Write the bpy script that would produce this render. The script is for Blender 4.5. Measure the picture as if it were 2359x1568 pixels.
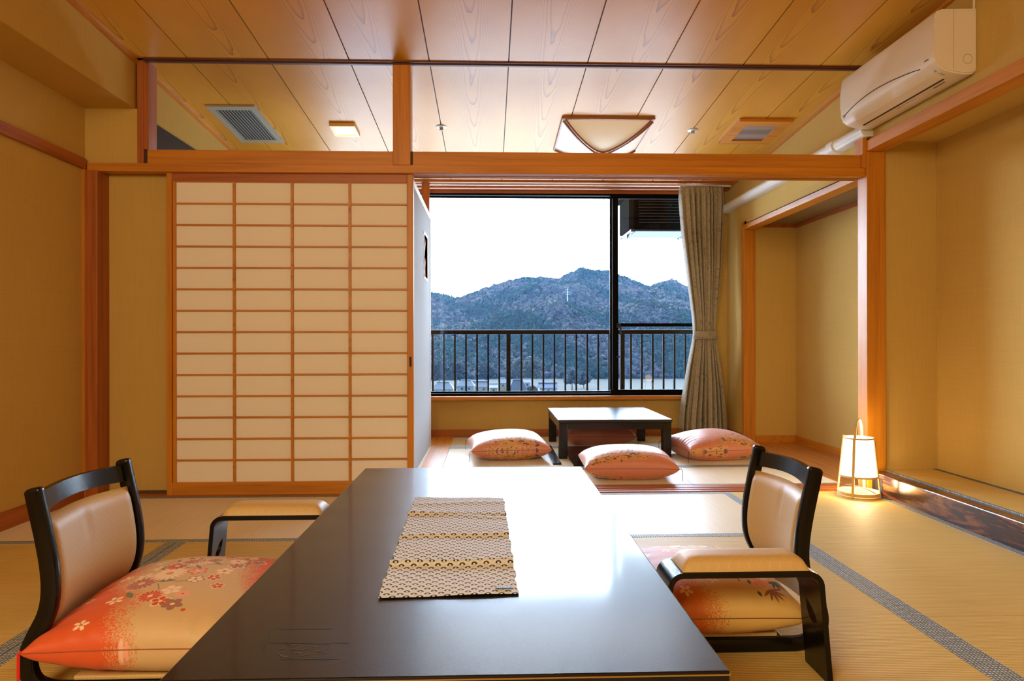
import bpy, bmesh, math, random
import numpy as np
from mathutils import Vector, Matrix
PI = math.pi
C = bpy.context.scene.collection
for o in list(bpy.data.objects):
    bpy.data.objects.remove(o)
scn = bpy.context.scene

# ------------------------------------------------------------------ camera
FPX, H = 1573.0, 0.9
th, rl = math.atan(52 / 1573), 0.0015
Fw = Vector((math.sin(th), math.cos(th), 0))
R0 = Vector((math.cos(th), -math.sin(th), 0))
U0 = Vector((0, 0, 1))
Rv = R0 * math.cos(rl) - U0 * math.sin(rl)
Uv = R0 * math.sin(rl) + U0 * math.cos(rl)
cd = bpy.data.cameras.new('camera')
cd.sensor_width = 36.0
cd.lens = FPX / 2359 * 36.0
cd.clip_start, cd.clip_end = 0.05, 5000
cam = bpy.data.objects.new('camera', cd)
C.objects.link(cam)
M = Matrix((Rv, Uv, -Fw)).transposed().to_4x4()
M.translation = Vector((0, 0, H))
cam.matrix_world = M
scn.camera = cam

# ------------------------------------------------------------------ sky, lights, exposure
w = bpy.data.worlds.new('sky')
scn.world = w
w.use_nodes = True
wn, wl = w.node_tree.nodes, w.node_tree.links
wn.clear()
wo = wn.new('ShaderNodeOutputWorld')
wb = wn.new('ShaderNodeBackground')
# hazy backlit sky: bright white beyond the hills (+Y), bluer and dimmer behind the house (-Y)
wtc = wn.new('ShaderNodeTexCoord')
wsp = wn.new('ShaderNodeSeparateXYZ')
wl.new(wtc.outputs['Generated'], wsp.inputs[0])
wmr = wn.new('ShaderNodeMapRange')
wmr.interpolation_type = 'SMOOTHSTEP'
wmr.inputs['From Min'].default_value = -0.5
wmr.inputs['From Max'].default_value = 0.85
wl.new(wsp.outputs[1], wmr.inputs['Value'])
wcr = wn.new('ShaderNodeMix')
wcr.data_type = 'RGBA'
wcr.inputs['A'].default_value = (0.75, 2.1, 4.3, 1)
wcr.inputs['B'].default_value = (16.5, 21.0, 27.0, 1)
wl.new(wmr.outputs[0], wcr.inputs['Factor'])
wl.new(wcr.outputs['Result'], wb.inputs['Color'])
# dimmer towards the zenith
wm2 = wn.new('ShaderNodeMapRange')
wm2.inputs['From Min'].default_value = 0.40
wm2.inputs['From Max'].default_value = 0.75
wm2.inputs['To Min'].default_value = 1.0
wm2.inputs['To Max'].default_value = 0.22
wl.new(wsp.outputs[2], wm2.inputs['Value'])
wl.new(wm2.outputs[0], wb.inputs['Strength'])
wl.new(wb.outputs[0], wo.inputs[0])

def area_light(name, loc, rot, sx, sy, power, col):
    ld = bpy.data.lights.new(name, 'AREA')
    ld.shape = 'RECTANGLE'
    ld.size, ld.size_y, ld.energy, ld.color = sx, sy, power, col
    o = bpy.data.objects.new(name, ld)
    o.location, o.rotation_euler = loc, rot
    C.objects.link(o)
    return o
WARM = (1.0, 0.74, 0.43)
# warm fill lights added unseen behind the camera to brighten the near room
area_light('entry_fill_light', (-1.35, -1.25, 2.15), (math.radians(72), 0, math.radians(-33)), 1.1, 0.8, 76, (1.0, 0.80, 0.49))
area_light('rear_fill_light', (0.9, -1.1, 2.55), (math.radians(35), 0, 0), 0.8, 0.5, 16, (1.0, 0.80, 0.49))
# daylight sampling through the window opening
pt = area_light('window_daylight', (0.35, 6.62, 1.35), (math.radians(-90), 0, 0), 3.9, 2.0, 1, (1, 1, 1))
pt.data.cycles.is_portal = True

scn.view_settings.view_transform = 'Standard'
scn.view_settings.look = 'None'
scn.view_settings.gamma = 1
scn.view_settings.use_curve_mapping = False
scn.view_settings.exposure = 0.08

# ------------------------------------------------------------------ material helpers
MATS = {}
class NT:
    def __init__(s, name):
        s.m = bpy.data.materials.new(name)
        s.m.use_nodes = True
        s.n, s.l = s.m.node_tree.nodes, s.m.node_tree.links
        s.b = s.n['Principled BSDF']
        s.out = s.n['Material Output']
        MATS[name] = s.m
    def node(s, t, **k):
        x = s.n.new(t)
        for a, v in k.items():
            setattr(x, a, v)
        return x
    def lk(s, a, b):
        s.l.new(a, b)
    def setv(s, **k):
        for a, v in k.items():
            s.b.inputs[a.replace('_', ' ')].default_value = v
        return s
    def coord(s, scale, kind='Object'):
        tc = s.node('ShaderNodeTexCoord')
        mp = s.node('ShaderNodeMapping')
        mp.inputs['Scale'].default_value = scale
        s.lk(tc.outputs[kind], mp.inputs[0])
        return mp.outputs[0]
    def noise(s, vec, scale=1, detail=4, rough=0.55, dist=0):
        x = s.node('ShaderNodeTexNoise')
        s.lk(vec, x.inputs['Vector'])
        x.inputs['Scale'].default_value = scale
        x.inputs['Detail'].default_value = detail
        x.inputs['Roughness'].default_value = rough
        x.inputs['Distortion'].default_value = dist
        return x.outputs['Fac']
    def ramp(s, fac, stops):
        x = s.node('ShaderNodeValToRGB')
        e = x.color_ramp.elements
        while len(e) < len(stops):
            e.new(0.5)
        for i, (p, c) in enumerate(stops):
            e[i].position = p
            e[i].color = (*c, 1)
        s.lk(fac, x.inputs[0])
        return x.outputs[0]
    def math(s, op, a, b=None, c=None):
        x = s.node('ShaderNodeMath', operation=op)
        for i, v in enumerate((a, b, c)):
            if v is None:
                continue
            if isinstance(v, (int, float)):
                x.inputs[i].default_value = v
            else:
                s.lk(v, x.inputs[i])
        return x.outputs[0]
    def bump(s, h, strength=0.2, dist=0.01):
        x = s.node('ShaderNodeBump')
        x.inputs['Strength'].default_value = strength
        x.inputs['Distance'].default_value = dist
        s.lk(h, x.inputs['Height'])
        s.lk(x.outputs[0], s.b.inputs['Normal'])
    def color(s, c):
        s.lk(c, s.b.inputs['Base Color'])

def plain(name, col, rough=0.5, metal=0.0, spec=0.5, emit=None, es=0):
    t = NT(name)
    t.b.inputs['Base Color'].default_value = (*col, 1)
    t.b.inputs['Roughness'].default_value = rough
    t.b.inputs['Metallic'].default_value = metal
    t.b.inputs['Specular IOR Level'].default_value = spec
    if emit:
        t.b.inputs['Emission Color'].default_value = (*emit, 1)
        t.b.inputs['Emission Strength'].default_value = es
    # a faint mottling, so that no surface is perfectly even
    v = t.coord((1, 1, 1))
    n = t.noise(v, 9, 3)
    t.lk(t.math('MULTIPLY_ADD', n, 0.10, max(0.02, rough - 0.05)), t.b.inputs['Roughness'])
    return t.m

def wood(name, axis, base, dark, rough=0.42, grain=26, spec=0.4, fine=1.0):
    t = NT(name)
    sc = [grain, grain, grain]
    sc[axis] = 1.1
    v = t.coord(sc)
    n1 = t.noise(v, 1, 6, 0.6, 0.4)
    sc2 = [grain * 5, grain * 5, grain * 5]
    sc2[axis] = 2.5
    n2 = t.noise(t.coord(sc2), 1, 3)
    f = t.math('ADD', t.math('MULTIPLY', n1, 0.72), t.math('MULTIPLY', n2, 0.28 * fine))
    t.color(t.ramp(f, [(0.30, dark), (0.5, base), (0.72, tuple(min(1, c * 1.22) for c in base))]))
    t.b.inputs['Roughness'].default_value = rough
    t.b.inputs['Specular IOR Level'].default_value = spec
    t.bump(n2, 0.06, 0.002)
    return t.m

OR, ORD = (0.57, 0.215, 0.014), (0.38, 0.115, 0.006)
wood_x = wood('cedar_grain_along_x', 0, OR, ORD)
wood_y = wood('cedar_grain_along_y', 1, OR, ORD)
wood_z = wood('cedar_grain_upright', 2, OR, ORD)
RD, RDD = (0.40, 0.115, 0.022), (0.22, 0.05, 0.010)
redwood_x = wood('reddish_wood_along_x', 0, RD, RDD)
redwood_y = wood('reddish_wood_along_y', 1, RD, RDD)
redwood_z = wood('reddish_wood_upright', 2, RD, RDD)
floor_wood = wood('niche_floorboards', 1, (0.50, 0.19, 0.04), (0.33, 0.105, 0.02), rough=0.38)
bamboo = plain('pale_bamboo', (0.72, 0.50, 0.22), 0.5)

def rosewood():
    t = NT('streaked_rosewood')
    v = t.coord((5, 1.3, 9))
    n = t.noise(v, 1.6, 5, 0.6, 2.2)
    t.color(t.ramp(n, [(0.36, (0.012, 0.006, 0.005)), (0.5, (0.055, 0.016, 0.008)), (0.62, (0.22, 0.065, 0.018)), (0.7, (0.03, 0.01, 0.006))]))
    t.setv(Roughness=0.18)
    return t.m
rosewood_m = rosewood()

def wall_mat(name, base, var=0.06):
    t = NT(name)
    v1 = t.coord((2, 2, 260))
    v2 = t.coord((120, 120, 5))
    n1 = t.noise(v1, 1, 2)
    n2 = t.noise(v2, 1, 2)
    n3 = t.noise(t.coord((1, 1, 1)), 1.3, 3)
    f = t.math('ADD', t.math('MULTIPLY', n1, 0.35), t.math('ADD', t.math('MULTIPLY', n2, 0.35), t.math('MULTIPLY', n3, 0.3)))
    a = tuple(c * (1 - var) for c in base)
    b = tuple(c * (1 + var) for c in base)
    t.color(t.ramp(f, [(0.35, a), (0.65, b)]))
    t.setv(Roughness=0.85)
    t.b.inputs['Specular IOR Level'].default_value = 0.2
    t.bump(t.math('ADD', n1, n2), 0.12, 0.002)
    return t.m
wall_m = wall_mat('khaki_grasscloth', (0.60, 0.40, 0.112))
soffit_m = wall_mat('shaded_beam_paint', (0.58, 0.37, 0.085))

def ceiling_mat():
    t = NT('cedar_ceiling_boards')
    tc = t.node('ShaderNodeTexCoord')
    sp = t.node('ShaderNodeSeparateXYZ')
    t.lk(tc.outputs['Object'], sp.inputs[0])
    X, Y = sp.outputs[0], sp.outputs[1]
    q = t.math('DIVIDE', t.math('ADD', X, 1.72), 0.4585)
    idx = t.math('FLOOR', q)
    fx = t.math('SUBTRACT', q, idx)
    half = t.math('GREATER_THAN', Y, 3.98)
    wn_ = t.node('ShaderNodeTexWhiteNoise', noise_dimensions='2D')
    cb = t.node('ShaderNodeCombineXYZ')
    t.lk(idx, cb.inputs[0])
    t.lk(half, cb.inputs[1])
    t.lk(cb.outputs[0], wn_.inputs['Vector'])
    rnd = wn_.outputs['Value']
    xc = t.math('MULTIPLY_ADD', rnd, 0.36, 0.30)
    dx = t.math('SUBTRACT', fx, xc)
    # irregular noise that bends the growth rings
    mp = t.node('ShaderNodeMapping')
    mp.inputs['Scale'].default_value = (5.5, 1.5, 1)
    t.lk(tc.outputs['Object'], mp.inputs[0])
    wob = t.noise(mp.outputs[0], 1, 3, 0.5)
    mp2 = t.node('ShaderNodeMapping')
    mp2.inputs['Scale'].default_value = (30, 3.0, 1)
    t.lk(tc.outputs['Object'], mp2.inputs[0])
    wob2 = t.noise(mp2.outputs[0], 1, 2, 0.5)
    ph = t.math('ADD', t.math('MULTIPLY', t.math('MULTIPLY', dx, dx), 120.0), t.math('MULTIPLY', Y, 3.0))
    ph = t.math('ADD', ph, t.math('MULTIPLY', wob, 2.6))
    ph = t.math('ADD', ph, t.math('MULTIPLY', wob2, 0.45))
    ph = t.math('ADD', ph, t.math('MULTIPLY', rnd, 17.0))
    fr = t.math('FRACT', ph)
    line = t.math('POWER', fr, 7.0)
    # rings fade out away from the heart of the board
    fade = t.math('SUBTRACT', 1.0, t.math('MINIMUM', 1.0, t.math('MULTIPLY', t.math('ABSOLUTE', dx), 1.75)))
    line = t.math('MULTIPLY', line, fade)
    mp3 = t.node('ShaderNodeMapping')
    mp3.inputs['Scale'].default_value = (3.0, 1.2, 1)
    t.lk(tc.outputs['Object'], mp3.inputs[0])
    broad = t.noise(mp3.outputs[0], 1, 3)
    base = t.ramp(t.math('MULTIPLY_ADD', rnd, 0.25, t.math('MULTIPLY', broad, 0.8)), [(0.25, (0.56, 0.245, 0.016)), (0.75, (0.70, 0.345, 0.038))])
    mx = t.node('ShaderNodeMix', data_type='RGBA')
    t.lk(t.math('MULTIPLY', line, 0.85), mx.inputs['Factor'])
    t.lk(base, mx.inputs['A'])
    mx.inputs['B'].default_value = (0.21, 0.062, 0.014, 1)
    t.color(mx.outputs['Result'])
    t.setv(Roughness=0.36)
    t.b.inputs['Specular IOR Level'].default_value = 0.30
    return t.m
ceil_m = ceiling_mat()

def tatami(name, ribs_along, rough):
    # ribs_along 0: woven ribs run along X, 1: along Y
    t = NT(name)
    tc = t.node('ShaderNodeTexCoord')
    sp = t.node('ShaderNodeSeparateXYZ')
    t.lk(tc.outputs['Object'], sp.inputs[0])
    a = sp.outputs[1] if ribs_along == 0 else sp.outputs[0]
    b = sp.outputs[0] if ribs_along == 0 else sp.outputs[1]
    rib = t.math('ABSOLUTE', t.math('SINE', t.math('MULTIPLY', a, PI / 0.0095)))
    st = t.math('ABSOLUTE', t.math('SINE', t.math('MULTIPLY', b, PI / 0.004)))
    sc = (3, 60, 1) if ribs_along == 0 else (60, 3, 1)
    n = t.noise(t.coord(sc), 1, 3)
    n3 = t.noise(t.coord((1, 1, 1)), 2.0, 3)
    f = t.math('ADD', t.math('MULTIPLY', rib, 0.22), t.math('ADD', t.math('MULTIPLY', n, 0.50), t.math('MULTIPLY', n3, 0.33)))
    t.color(t.ramp(f, [(0.22, (0.42, 0.275, 0.060)), (0.5, (0.63, 0.435, 0.125)), (0.85, (0.74, 0.54, 0.19))]))
    t.setv(Roughness=rough)
    t.b.inputs['Specular IOR Level'].default_value = 0.5
    t.bump(t.math('ADD', rib, t.math('MULTIPLY', st, 0.25)), 0.35 if ribs_along == 0 else 0.15, 0.002)
    return t.m
tat_x = tatami('igusa_ribs_along_x', 0, 0.55)
tat_y = tatami('igusa_ribs_along_y', 1, 0.36)
tat_y.node_tree.nodes['Principled BSDF'].inputs['Specular IOR Level'].default_value = 1.0
tat_y.node_tree.nodes['Principled BSDF'].inputs['Sheen Weight'].default_value = 0.5

def heri_mat():
    t = NT('grey_patterned_border_cloth')
    v = t.coord((1, 1, 1))
    vo = t.node('ShaderNodeTexVoronoi')
    t.lk(v, vo.inputs['Vector'])
    vo.inputs['Scale'].default_value = 95
    vo.inputs['Randomness'].default_value = 0.15
    t.color(t.ramp(vo.outputs['Distance'], [(0.25, (0.60, 0.64, 0.62)), (0.45, (0.12, 0.14, 0.145))]))
    t.setv(Roughness=0.6)
    return t.m
heri_m = heri_mat()

def lacquer():
    t = NT('black_lacquer_tabletop')
    n = t.noise(t.coord((1, 1, 1)), 750, 1)
    n2 = t.noise(t.coord((1, 1, 1)), 3.0, 3)
    t.setv(Base_Color=(0.008, 0.006, 0.005, 1))
    t.b.inputs['Roughness'].default_value = 0.36
    t.b.inputs['IOR'].default_value = 1.5
    t.b.inputs['Specular IOR Level'].default_value = 0.14
    t.b.inputs['Coat Weight'].default_value = 0.8
    t.b.inputs['Coat IOR'].default_value = 1.33
    t.lk(t.math('MULTIPLY_ADD', n2, 0.05, 0.07), t.b.inputs['Coat Roughness'])
    t.bump(n, 0.40, 0.0008)
    return t.m
lacq_top = lacquer()
lacq = plain('black_lacquer', (0.004, 0.0035, 0.003), 0.20, 0.0, 0.4)
lacq_w = plain('worn_black_lacquer', (0.004, 0.0035, 0.003), 0.22, 0.0, 0.32)
dark_m = plain('near_black', (0.006, 0.005, 0.005), 0.6)
black_al = plain('dark_bronze_aluminium', (0.0022, 0.0019, 0.0017), 0.5, 0.0, 0.06)
groove_m = plain('dark_groove', (0.045, 0.016, 0.008), 0.6)
strip_m = wood('dark_cedar_batten', 0, (0.10, 0.03, 0.015), (0.055, 0.015, 0.008))
white_plastic = plain('ivory_plastic', (0.80, 0.71, 0.57), 0.35)
duct_m = plain('white_vinyl_duct', (0.80, 0.78, 0.72), 0.35)
grey_text = plain('grey_print', (0.22, 0.16, 0.10), 0.6)
metal_grey = plain('painted_vent_metal', (0.34, 0.32, 0.24), 0.45)
steel = plain('steel', (0.6, 0.6, 0.6), 0.3, 1.0)
panel_white = wall_mat('pale_grey_fusuma_paper', (0.36, 0.365, 0.36), 0.03)
white_paint = plain('white_painted_edge', (0.80, 0.77, 0.70), 0.5)
shoji_paper = plain('shoji_paper', (0.90, 0.85, 0.77), 0.8)
cream_paper = plain('lit_cream_paper', (0.80, 0.74, 0.62), 0.7, emit=(1.0, 0.82, 0.62), es=0.22)
lamp_paper = plain('glowing_lantern_paper', (0.9, 0.85, 0.75), 0.8, emit=(1.0, 0.86, 0.62), es=3.2)
led_m = plain('lit_downlight_lens', (0.9, 0.9, 0.9), 0.5, emit=(1.0, 0.80, 0.50), es=7)
grain_brown = plain('lamp_rib_wood', (0.30, 0.105, 0.03), 0.4)
thread_blk = plain('black_thread', (0.02, 0.02, 0.025), 0.8)
thread_red = plain('red_tassel_thread', (0.75, 0.03, 0.02), 0.7)

def gold_fabric():
    t = NT('gold_lozenge_brocade')
    tc = t.node('ShaderNodeTexCoord')
    sp = t.node('ShaderNodeSeparateXYZ')
    t.lk(tc.outputs['UV'], sp.inputs[0])
    a = t.math('ADD', sp.outputs[0], sp.outputs[1])
    b = t.math('SUBTRACT', sp.outputs[0], sp.outputs[1])
    def ln(x):
        f = t.math('FRACT', t.math('MULTIPLY', x, 46.0))
        return t.math('POWER', t.math('ABSOLUTE', t.math('SUBTRACT', t.math('MULTIPLY', f, 2.0), 1.0)), 26.0)
    l = t.math('MAXIMUM', ln(a), ln(b))
    n = t.noise(t.coord((1, 1, 1), 'UV'), 60, 2)
    l = t.math('MULTIPLY', l, t.math('MULTIPLY_ADD', n, 1.4, -0.2))
    mx = t.node('ShaderNodeMix', data_type='RGBA')
    t.lk(l, mx.inputs['Factor'])
    mx.inputs['A'].default_value = (0.62, 0.42, 0.16, 1)
    mx.inputs['B'].default_value = (0.80, 0.62, 0.32, 1)
    t.color(mx.outputs['Result'])
    t.setv(Roughness=0.46)
    t.b.inputs['Specular IOR Level'].default_value = 0.45
    t.bump(l, 0.25, 0.001)
    return t.m
gold_m = gold_fabric()

def curtain_mat():
    t = NT('jacquard_curtain_cloth')
    v = t.coord((1, 1, 1))
    n = t.noise(v, 26, 5, 0.7, 1.5)
    n2 = t.noise(v, 5, 3, 0.6, 2.0)
    f = t.math('ADD', t.math('MULTIPLY', n, 0.6), t.math('MULTIPLY', n2, 0.4))
    t.color(t.ramp(f, [(0.40, (0.21, 0.215, 0.19)), (0.48, (0.46, 0.39, 0.28)), (0.55, (0.27, 0.27, 0.23)), (0.64, (0.56, 0.46, 0.32))]))
    t.setv(Roughness=0.7)
    t.bump(n, 0.2, 0.002)
    return t.m
curtain_m = curtain_mat()

def vcol_mat(name, rough, spec=0.5, sheen=0.0, weave=0):
    t = NT(name)
    a = t.node('ShaderNodeAttribute', attribute_name='Col')
    t.color(a.outputs['Color'])
    t.setv(Roughness=rough)
    t.b.inputs['Specular IOR Level'].default_value = spec
    t.b.inputs['Sheen Weight'].default_value = sheen
    n = t.noise(t.coord((1, 1, 1)), 140, 3)
    n2 = t.noise(t.coord((1, 1, 1)), 16, 4)
    t.bump(t.math('ADD', t.math('MULTIPLY', n, 0.3), n2), 0.22, 0.006)
    return t.m
cush_m = vcol_mat('printed_cushion_crepe', 0.55, 0.4, 0.1)
pink_m = vcol_mat('satin_cushion_brocade', 0.38, 0.9, 0.25)
runner_m = vcol_mat('printed_cotton_runner', 0.8, 0.2)

def glass_mat():
    t = NT('window_glass')
    tr = t.node('ShaderNodeBsdfTransparent')
    gl = t.node('ShaderNodeBsdfGlossy')
    gl.inputs['Roughness'].default_value = 0.0
    fr = t.node('ShaderNodeFresnel')
    fr.inputs['IOR'].default_value = 1.26
    mx = t.node('ShaderNodeMixShader')
    t.lk(fr.outputs[0], mx.inputs[0])
    t.lk(tr.outputs[0], mx.inputs[1])
    t.lk(gl.outputs[0], mx.inputs[2])
    t.lk(mx.outputs[0], t.out.inputs[0])
    return t.m
glass_m = glass_mat()

# ------------------------------------------------------------------ geometry helpers
def box(bm, x0, x1, y0, y1, z0, z1, bev=0.0):
    r = bmesh.ops.create_cube(bm, size=1.0)
    vs = r['verts']
    for v in vs:
        v.co = Vector((x0 + (v.co.x + .5) * (x1 - x0), y0 + (v.co.y + .5) * (y1 - y0), z0 + (v.co.z + .5) * (z1 - z0)))
    if bev:
        es = list({e for v in vs for e in v.link_edges})
        bmesh.ops.bevel(bm, geom=es, offset=bev, segments=2, affect='EDGES', profile=0.5)

def B(*boxes, bev=0.0):
    bm = bmesh.new()
    for b in boxes:
        box(bm, *b, bev=bev)
    return bm

def tube(bm, pts, r, n=8, closed=False, prof=None, up=(0, 0, 1), cap=True):
    """sweep a circle of radius r (or a 2D profile) along points"""
    pts = [Vector(p) for p in pts]
    m = len(pts)
    rings = []
    upv = Vector(up)
    for i, p in enumerate(pts):
        if closed:
            d = pts[(i + 1) % m] - pts[i - 1]
        else:
            d = pts[min(i + 1, m - 1)] - pts[max(i - 1, 0)]
        d.normalize()
        s = d.cross(upv)
        if s.length < 1e-4:
            s = d.cross(Vector((1, 0, 0)))
        s.normalize()
        t = s.cross(d)
        rr = r[i] if isinstance(r, (list, tuple)) else r
        pr = prof or [(math.cos(2 * PI * k / n) * rr, math.sin(2 * PI * k / n) * rr) for k in range(n)]
        rings.append([bm.verts.new(p + s * a + t * b) for a, b in pr])
    k = len(rings[0])
    for i in range(m if closed else m - 1):
        a, b = rings[i], rings[(i + 1) % m]
        for j in range(k):
            bm.faces.new((a[j], a[(j + 1) % k], b[(j + 1) % k], b[j]))
    if cap and not closed:
        bm.faces.new(rings[0][::-1])
        bm.faces.new(rings[-1])

def prism(bm, poly, axis, a, b):
    """extrude a 2D polygon along an axis; poly lists the two other coordinates in xyz order"""
    def mk(p, t):
        q = list(p)
        q.insert(axis, t)
        return bm.verts.new(q)
    A = [mk(p, a) for p in poly]
    Bv = [mk(p, b) for p in poly]
    n = len(poly)
    bm.faces.new(A[::-1])
    bm.faces.new(Bv)
    for i in range(n):
        bm.faces.new((A[i], A[(i + 1) % n], Bv[(i + 1) % n], Bv[i]))

def lathe(bm, prof, cx=0, cy=0, n=40):
    rings = []
    for r, z in prof:
        rings.append([bm.verts.new((cx + r * math.cos(2 * PI * k / n), cy + r * math.sin(2 * PI * k / n), z)) for k in range(n)])
    for i in range(len(rings) - 1):
        for j in range(n):
            bm.faces.new((rings[i][j], rings[i][(j + 1) % n], rings[i + 1][(j + 1) % n], rings[i + 1][j]))

def smooth_pts(pts, it=2):
    pts = [Vector(p) for p in pts]
    for _ in range(it):
        q = [pts[0]]
        for a, b in zip(pts[:-1], pts[1:]):
            q += [a * .75 + b * .25, a * .25 + b * .75]
        q.append(pts[-1])
        pts = q
    return pts

def obj(name, bm, m, parent=None, smooth=False, world=True, uvproj=None):
    me = bpy.data.meshes.new(name)
    bmesh.ops.recalc_face_normals(bm, faces=bm.faces[:])
    bm.to_mesh(me)
    bm.free()
    me.materials.append(m)
    if smooth:
        me.shade_smooth()
        try:
            me.set_sharp_from_angle(angle=math.radians(40))
        except Exception:
            pass
    if uvproj:
        uv = me.uv_layers.new(name='UVMap')
        for lp in me.loops:
            c = me.vertices[lp.vertex_index].co
            uv.data[lp.index].uv = uvproj(c)
    o = bpy.data.objects.new(name, me)
    C.objects.link(o)
    if parent is not None:
        o.parent = parent
        if world:                       # geometry was written in room coordinates
            L = parent.get('_org') or (0, 0, 0)
            me.transform(Matrix.Translation(-Vector(L)))
    return o

def tag(o, label, cat, group=None, kind=None):
    o['label'] = label
    o['category'] = cat
    if group:
        o['group'] = group
    if kind:
        o['kind'] = kind
    return o

ORG = {}
def thing(name, label, cat, loc=(0, 0, 0), group=None, rz=0.0):
    o = bpy.data.objects.new(name, None)
    o.empty_display_size = 0.05
    C.objects.link(o)
    o.location = loc
    o.rotation_euler = (0, 0, rz)
    o['_org'] = list(loc) if rz == 0 else [0, 0, 0]
    tag(o, label, cat, group)
    return o

def struct(name, bm, m, parent=None, label=None, smooth=False):
    o = obj(name, bm, m, parent, smooth=smooth)
    if parent is None:
        o['kind'] = 'structure'
    if label:
        o['label'] = label
    return o

def ceil_z(y):
    return 2.510 - 0.0708 * (y - 4.0)

# ================================================================== ROOM SHELL
XL, XR, YB, YW = -2.32, 2.26, -1.6, 6.42
struct('floor', B((-3.2, 3.2, YB, 6.6, -0.12, -0.055)), floor_wood, label='bare sub floor under the tatami mats')
# niche floorboards of the far room, threshold between the rooms, wooden strip beside the mats
struct('trim_1', B((2.2, 2.72, 4.19, 5.96, -0.054, 0.004)), floor_wood, label='wooden floorboards in the far niche on the right')
thr = bmesh.new()
for a, b, z in ((4.012, 4.045, 0.006), (4.045, 4.066, -0.004), (4.066, 4.092, 0.006), (4.092, 4.113, -0.004), (4.113, 4.188, 0.006)):
    box(thr, -2.23, 2.23, a, b, -0.054, z)
struct('trim_2', thr, redwood_x, label='grooved wooden threshold between the two rooms')
struct('trim_3', B((-0.53, -0.335, 4.19, 6.42, -0.054, 0.003)), wood_y, label='wooden floor strip below the white panel')

# left wall with its rail and baseboard
struct('wall_left', B((XL - 0.1, XL, YB, 6.6, -0.05, 2.9)), wall_m)
struct('trim_4', B((XL - 0.01, XL + 0.022, YB, 3.975, 1.882, 1.940)), redwood_y, label='dark wooden picture rail on the left wall')
struct('baseboard_left', B((XL - 0.01, XL + 0.012, YB, 3.975, -0.05, 0.088)), redwood_y)
# boxed beam along the top of the left wall, both rooms
struct('wall_beam_left', B((XL - 0.05, -2.034, YB, 6.6, 2.236, 2.9)), soffit_m, label='boxed beam running along the top of the left wall')
# right wall: upper part, near alcove shell, far wall and niche shell
struct('wall_right_upper', B((XR, XR + 0.09, YB, 4.07, 2.02, 2.9), (XR, XR + 0.09, 4.07, 5.99, 1.913, 2.9)), wall_m, label='plastered wall above the alcoves')
struct('wall_right_far', B((XR, XR + 0.09, 5.99, 6.6, -0.05, 2.9)), wall_m)
struct('wall_alcove_back', B((2.678, 2.76, YB, 4.0, -0.05, 2.1)), wall_m, label='rear wall of the near alcove')
struct('wall_alcove_end', B((2.26, 2.70, 3.985, 4.05, -0.05, 2.1)), wall_m, label='end wall of the near alcove')
struct('wall_alcove_top', B((2.345, 2.70, YB, 3.99, 2.08, 2.12)), wall_m)
struct('trim_5', B((2.668, 2.672, YB, 3.985, 0.125, 2.08), (2.664, 2.669, 3.978, 3.984, 0.13, 2.08)), wall_m, label='joint bead in the alcove corner')
struct('wall_niche_back', B((2.70, 2.78, 4.05, 6.05, -0.05, 2.1)), wall_m, label='rear wall of the far niche')
struct('wall_niche_end', B((2.26, 2.78, 5.93, 5.99, -0.05, 1.95)), wall_m, label='end wall of the far niche')
struct('ceiling_niche', B((2.26, 2.75, 4.05, 5.95, 1.915, 1.93)), wood('niche_ceiling_board', 1, (0.23, 0.15, 0.075), (0.13, 0.075, 0.03)))
struct('trim_6', B((2.684, 2.70, 4.05, 5.93, 1.885, 1.915), (2.33, 2.70, 5.915, 5.93, 1.890, 1.915)), redwood_y, label='thin dark rail under the niche ceiling')
struct('baseboard_niche', B((2.684, 2.70, 4.05, 5.93, 0.0, 0.062), (2.34, 2.70, 5.916, 5.93, 0.0, 0.062)), wood_y)
struct('trim_7', B((2.234, 2.336, 5.922, 5.988, -0.05, 1.872), bev=0.003), wood_z, label='upright post at the far side of the niche')
struct('trim_8', B((2.234, 2.336, 4.07, 6.0, 1.872, 1.912), (2.234, 2.262, 5.975, 6.0, 1.912, 1.945)), wood_y, label='lintel over the far niche')
struct('baseboard_right', B((2.246, 2.262, 6.0, 6.42, -0.02, 0.066)), redwood_y)
# near alcove: nageshi beam above, kamachi below
struct('trim_9', B((2.232, 2.345, YB, 3.975, 2.016, 2.080), bev=0.003), wood_y, label='wooden beam over the near alcove')
struct('trim_10', B((2.262, 2.345, YB, 3.968, -0.05, 0.124), bev=0.006), rosewood_m, label='dark polished rosewood edge board of the raised alcove')
struct('trim_11', B((2.2605, 2.2625, 3.86, 3.968, 0.0, 0.10)), dark_m)
# raised alcove floor, a tatami covered board
p = thing('alcove_floor_mat', 'raised tatami covered board inside the near alcove behind the rosewood edge', 'tatami mat', (2.5, 2.5, 0.0))
obj('mat_surface', B((2.352, 2.640, YB, 3.983, 0.0, 0.130)), tat_x, p)
obj('border_cloth', B((2.640, 2.677, YB, 3.983, 0.0, 0.132)), heri_m, p)
obj('border_cloth', B((2.3455, 2.352, YB, 3.983, 0.0, 0.1315)), heri_m, p)
# back of the room, behind the camera
struct('wall_back', B((-3.0, 3.0, YB - 0.1, YB, -0.05, 2.95)), wall_m)

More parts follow.
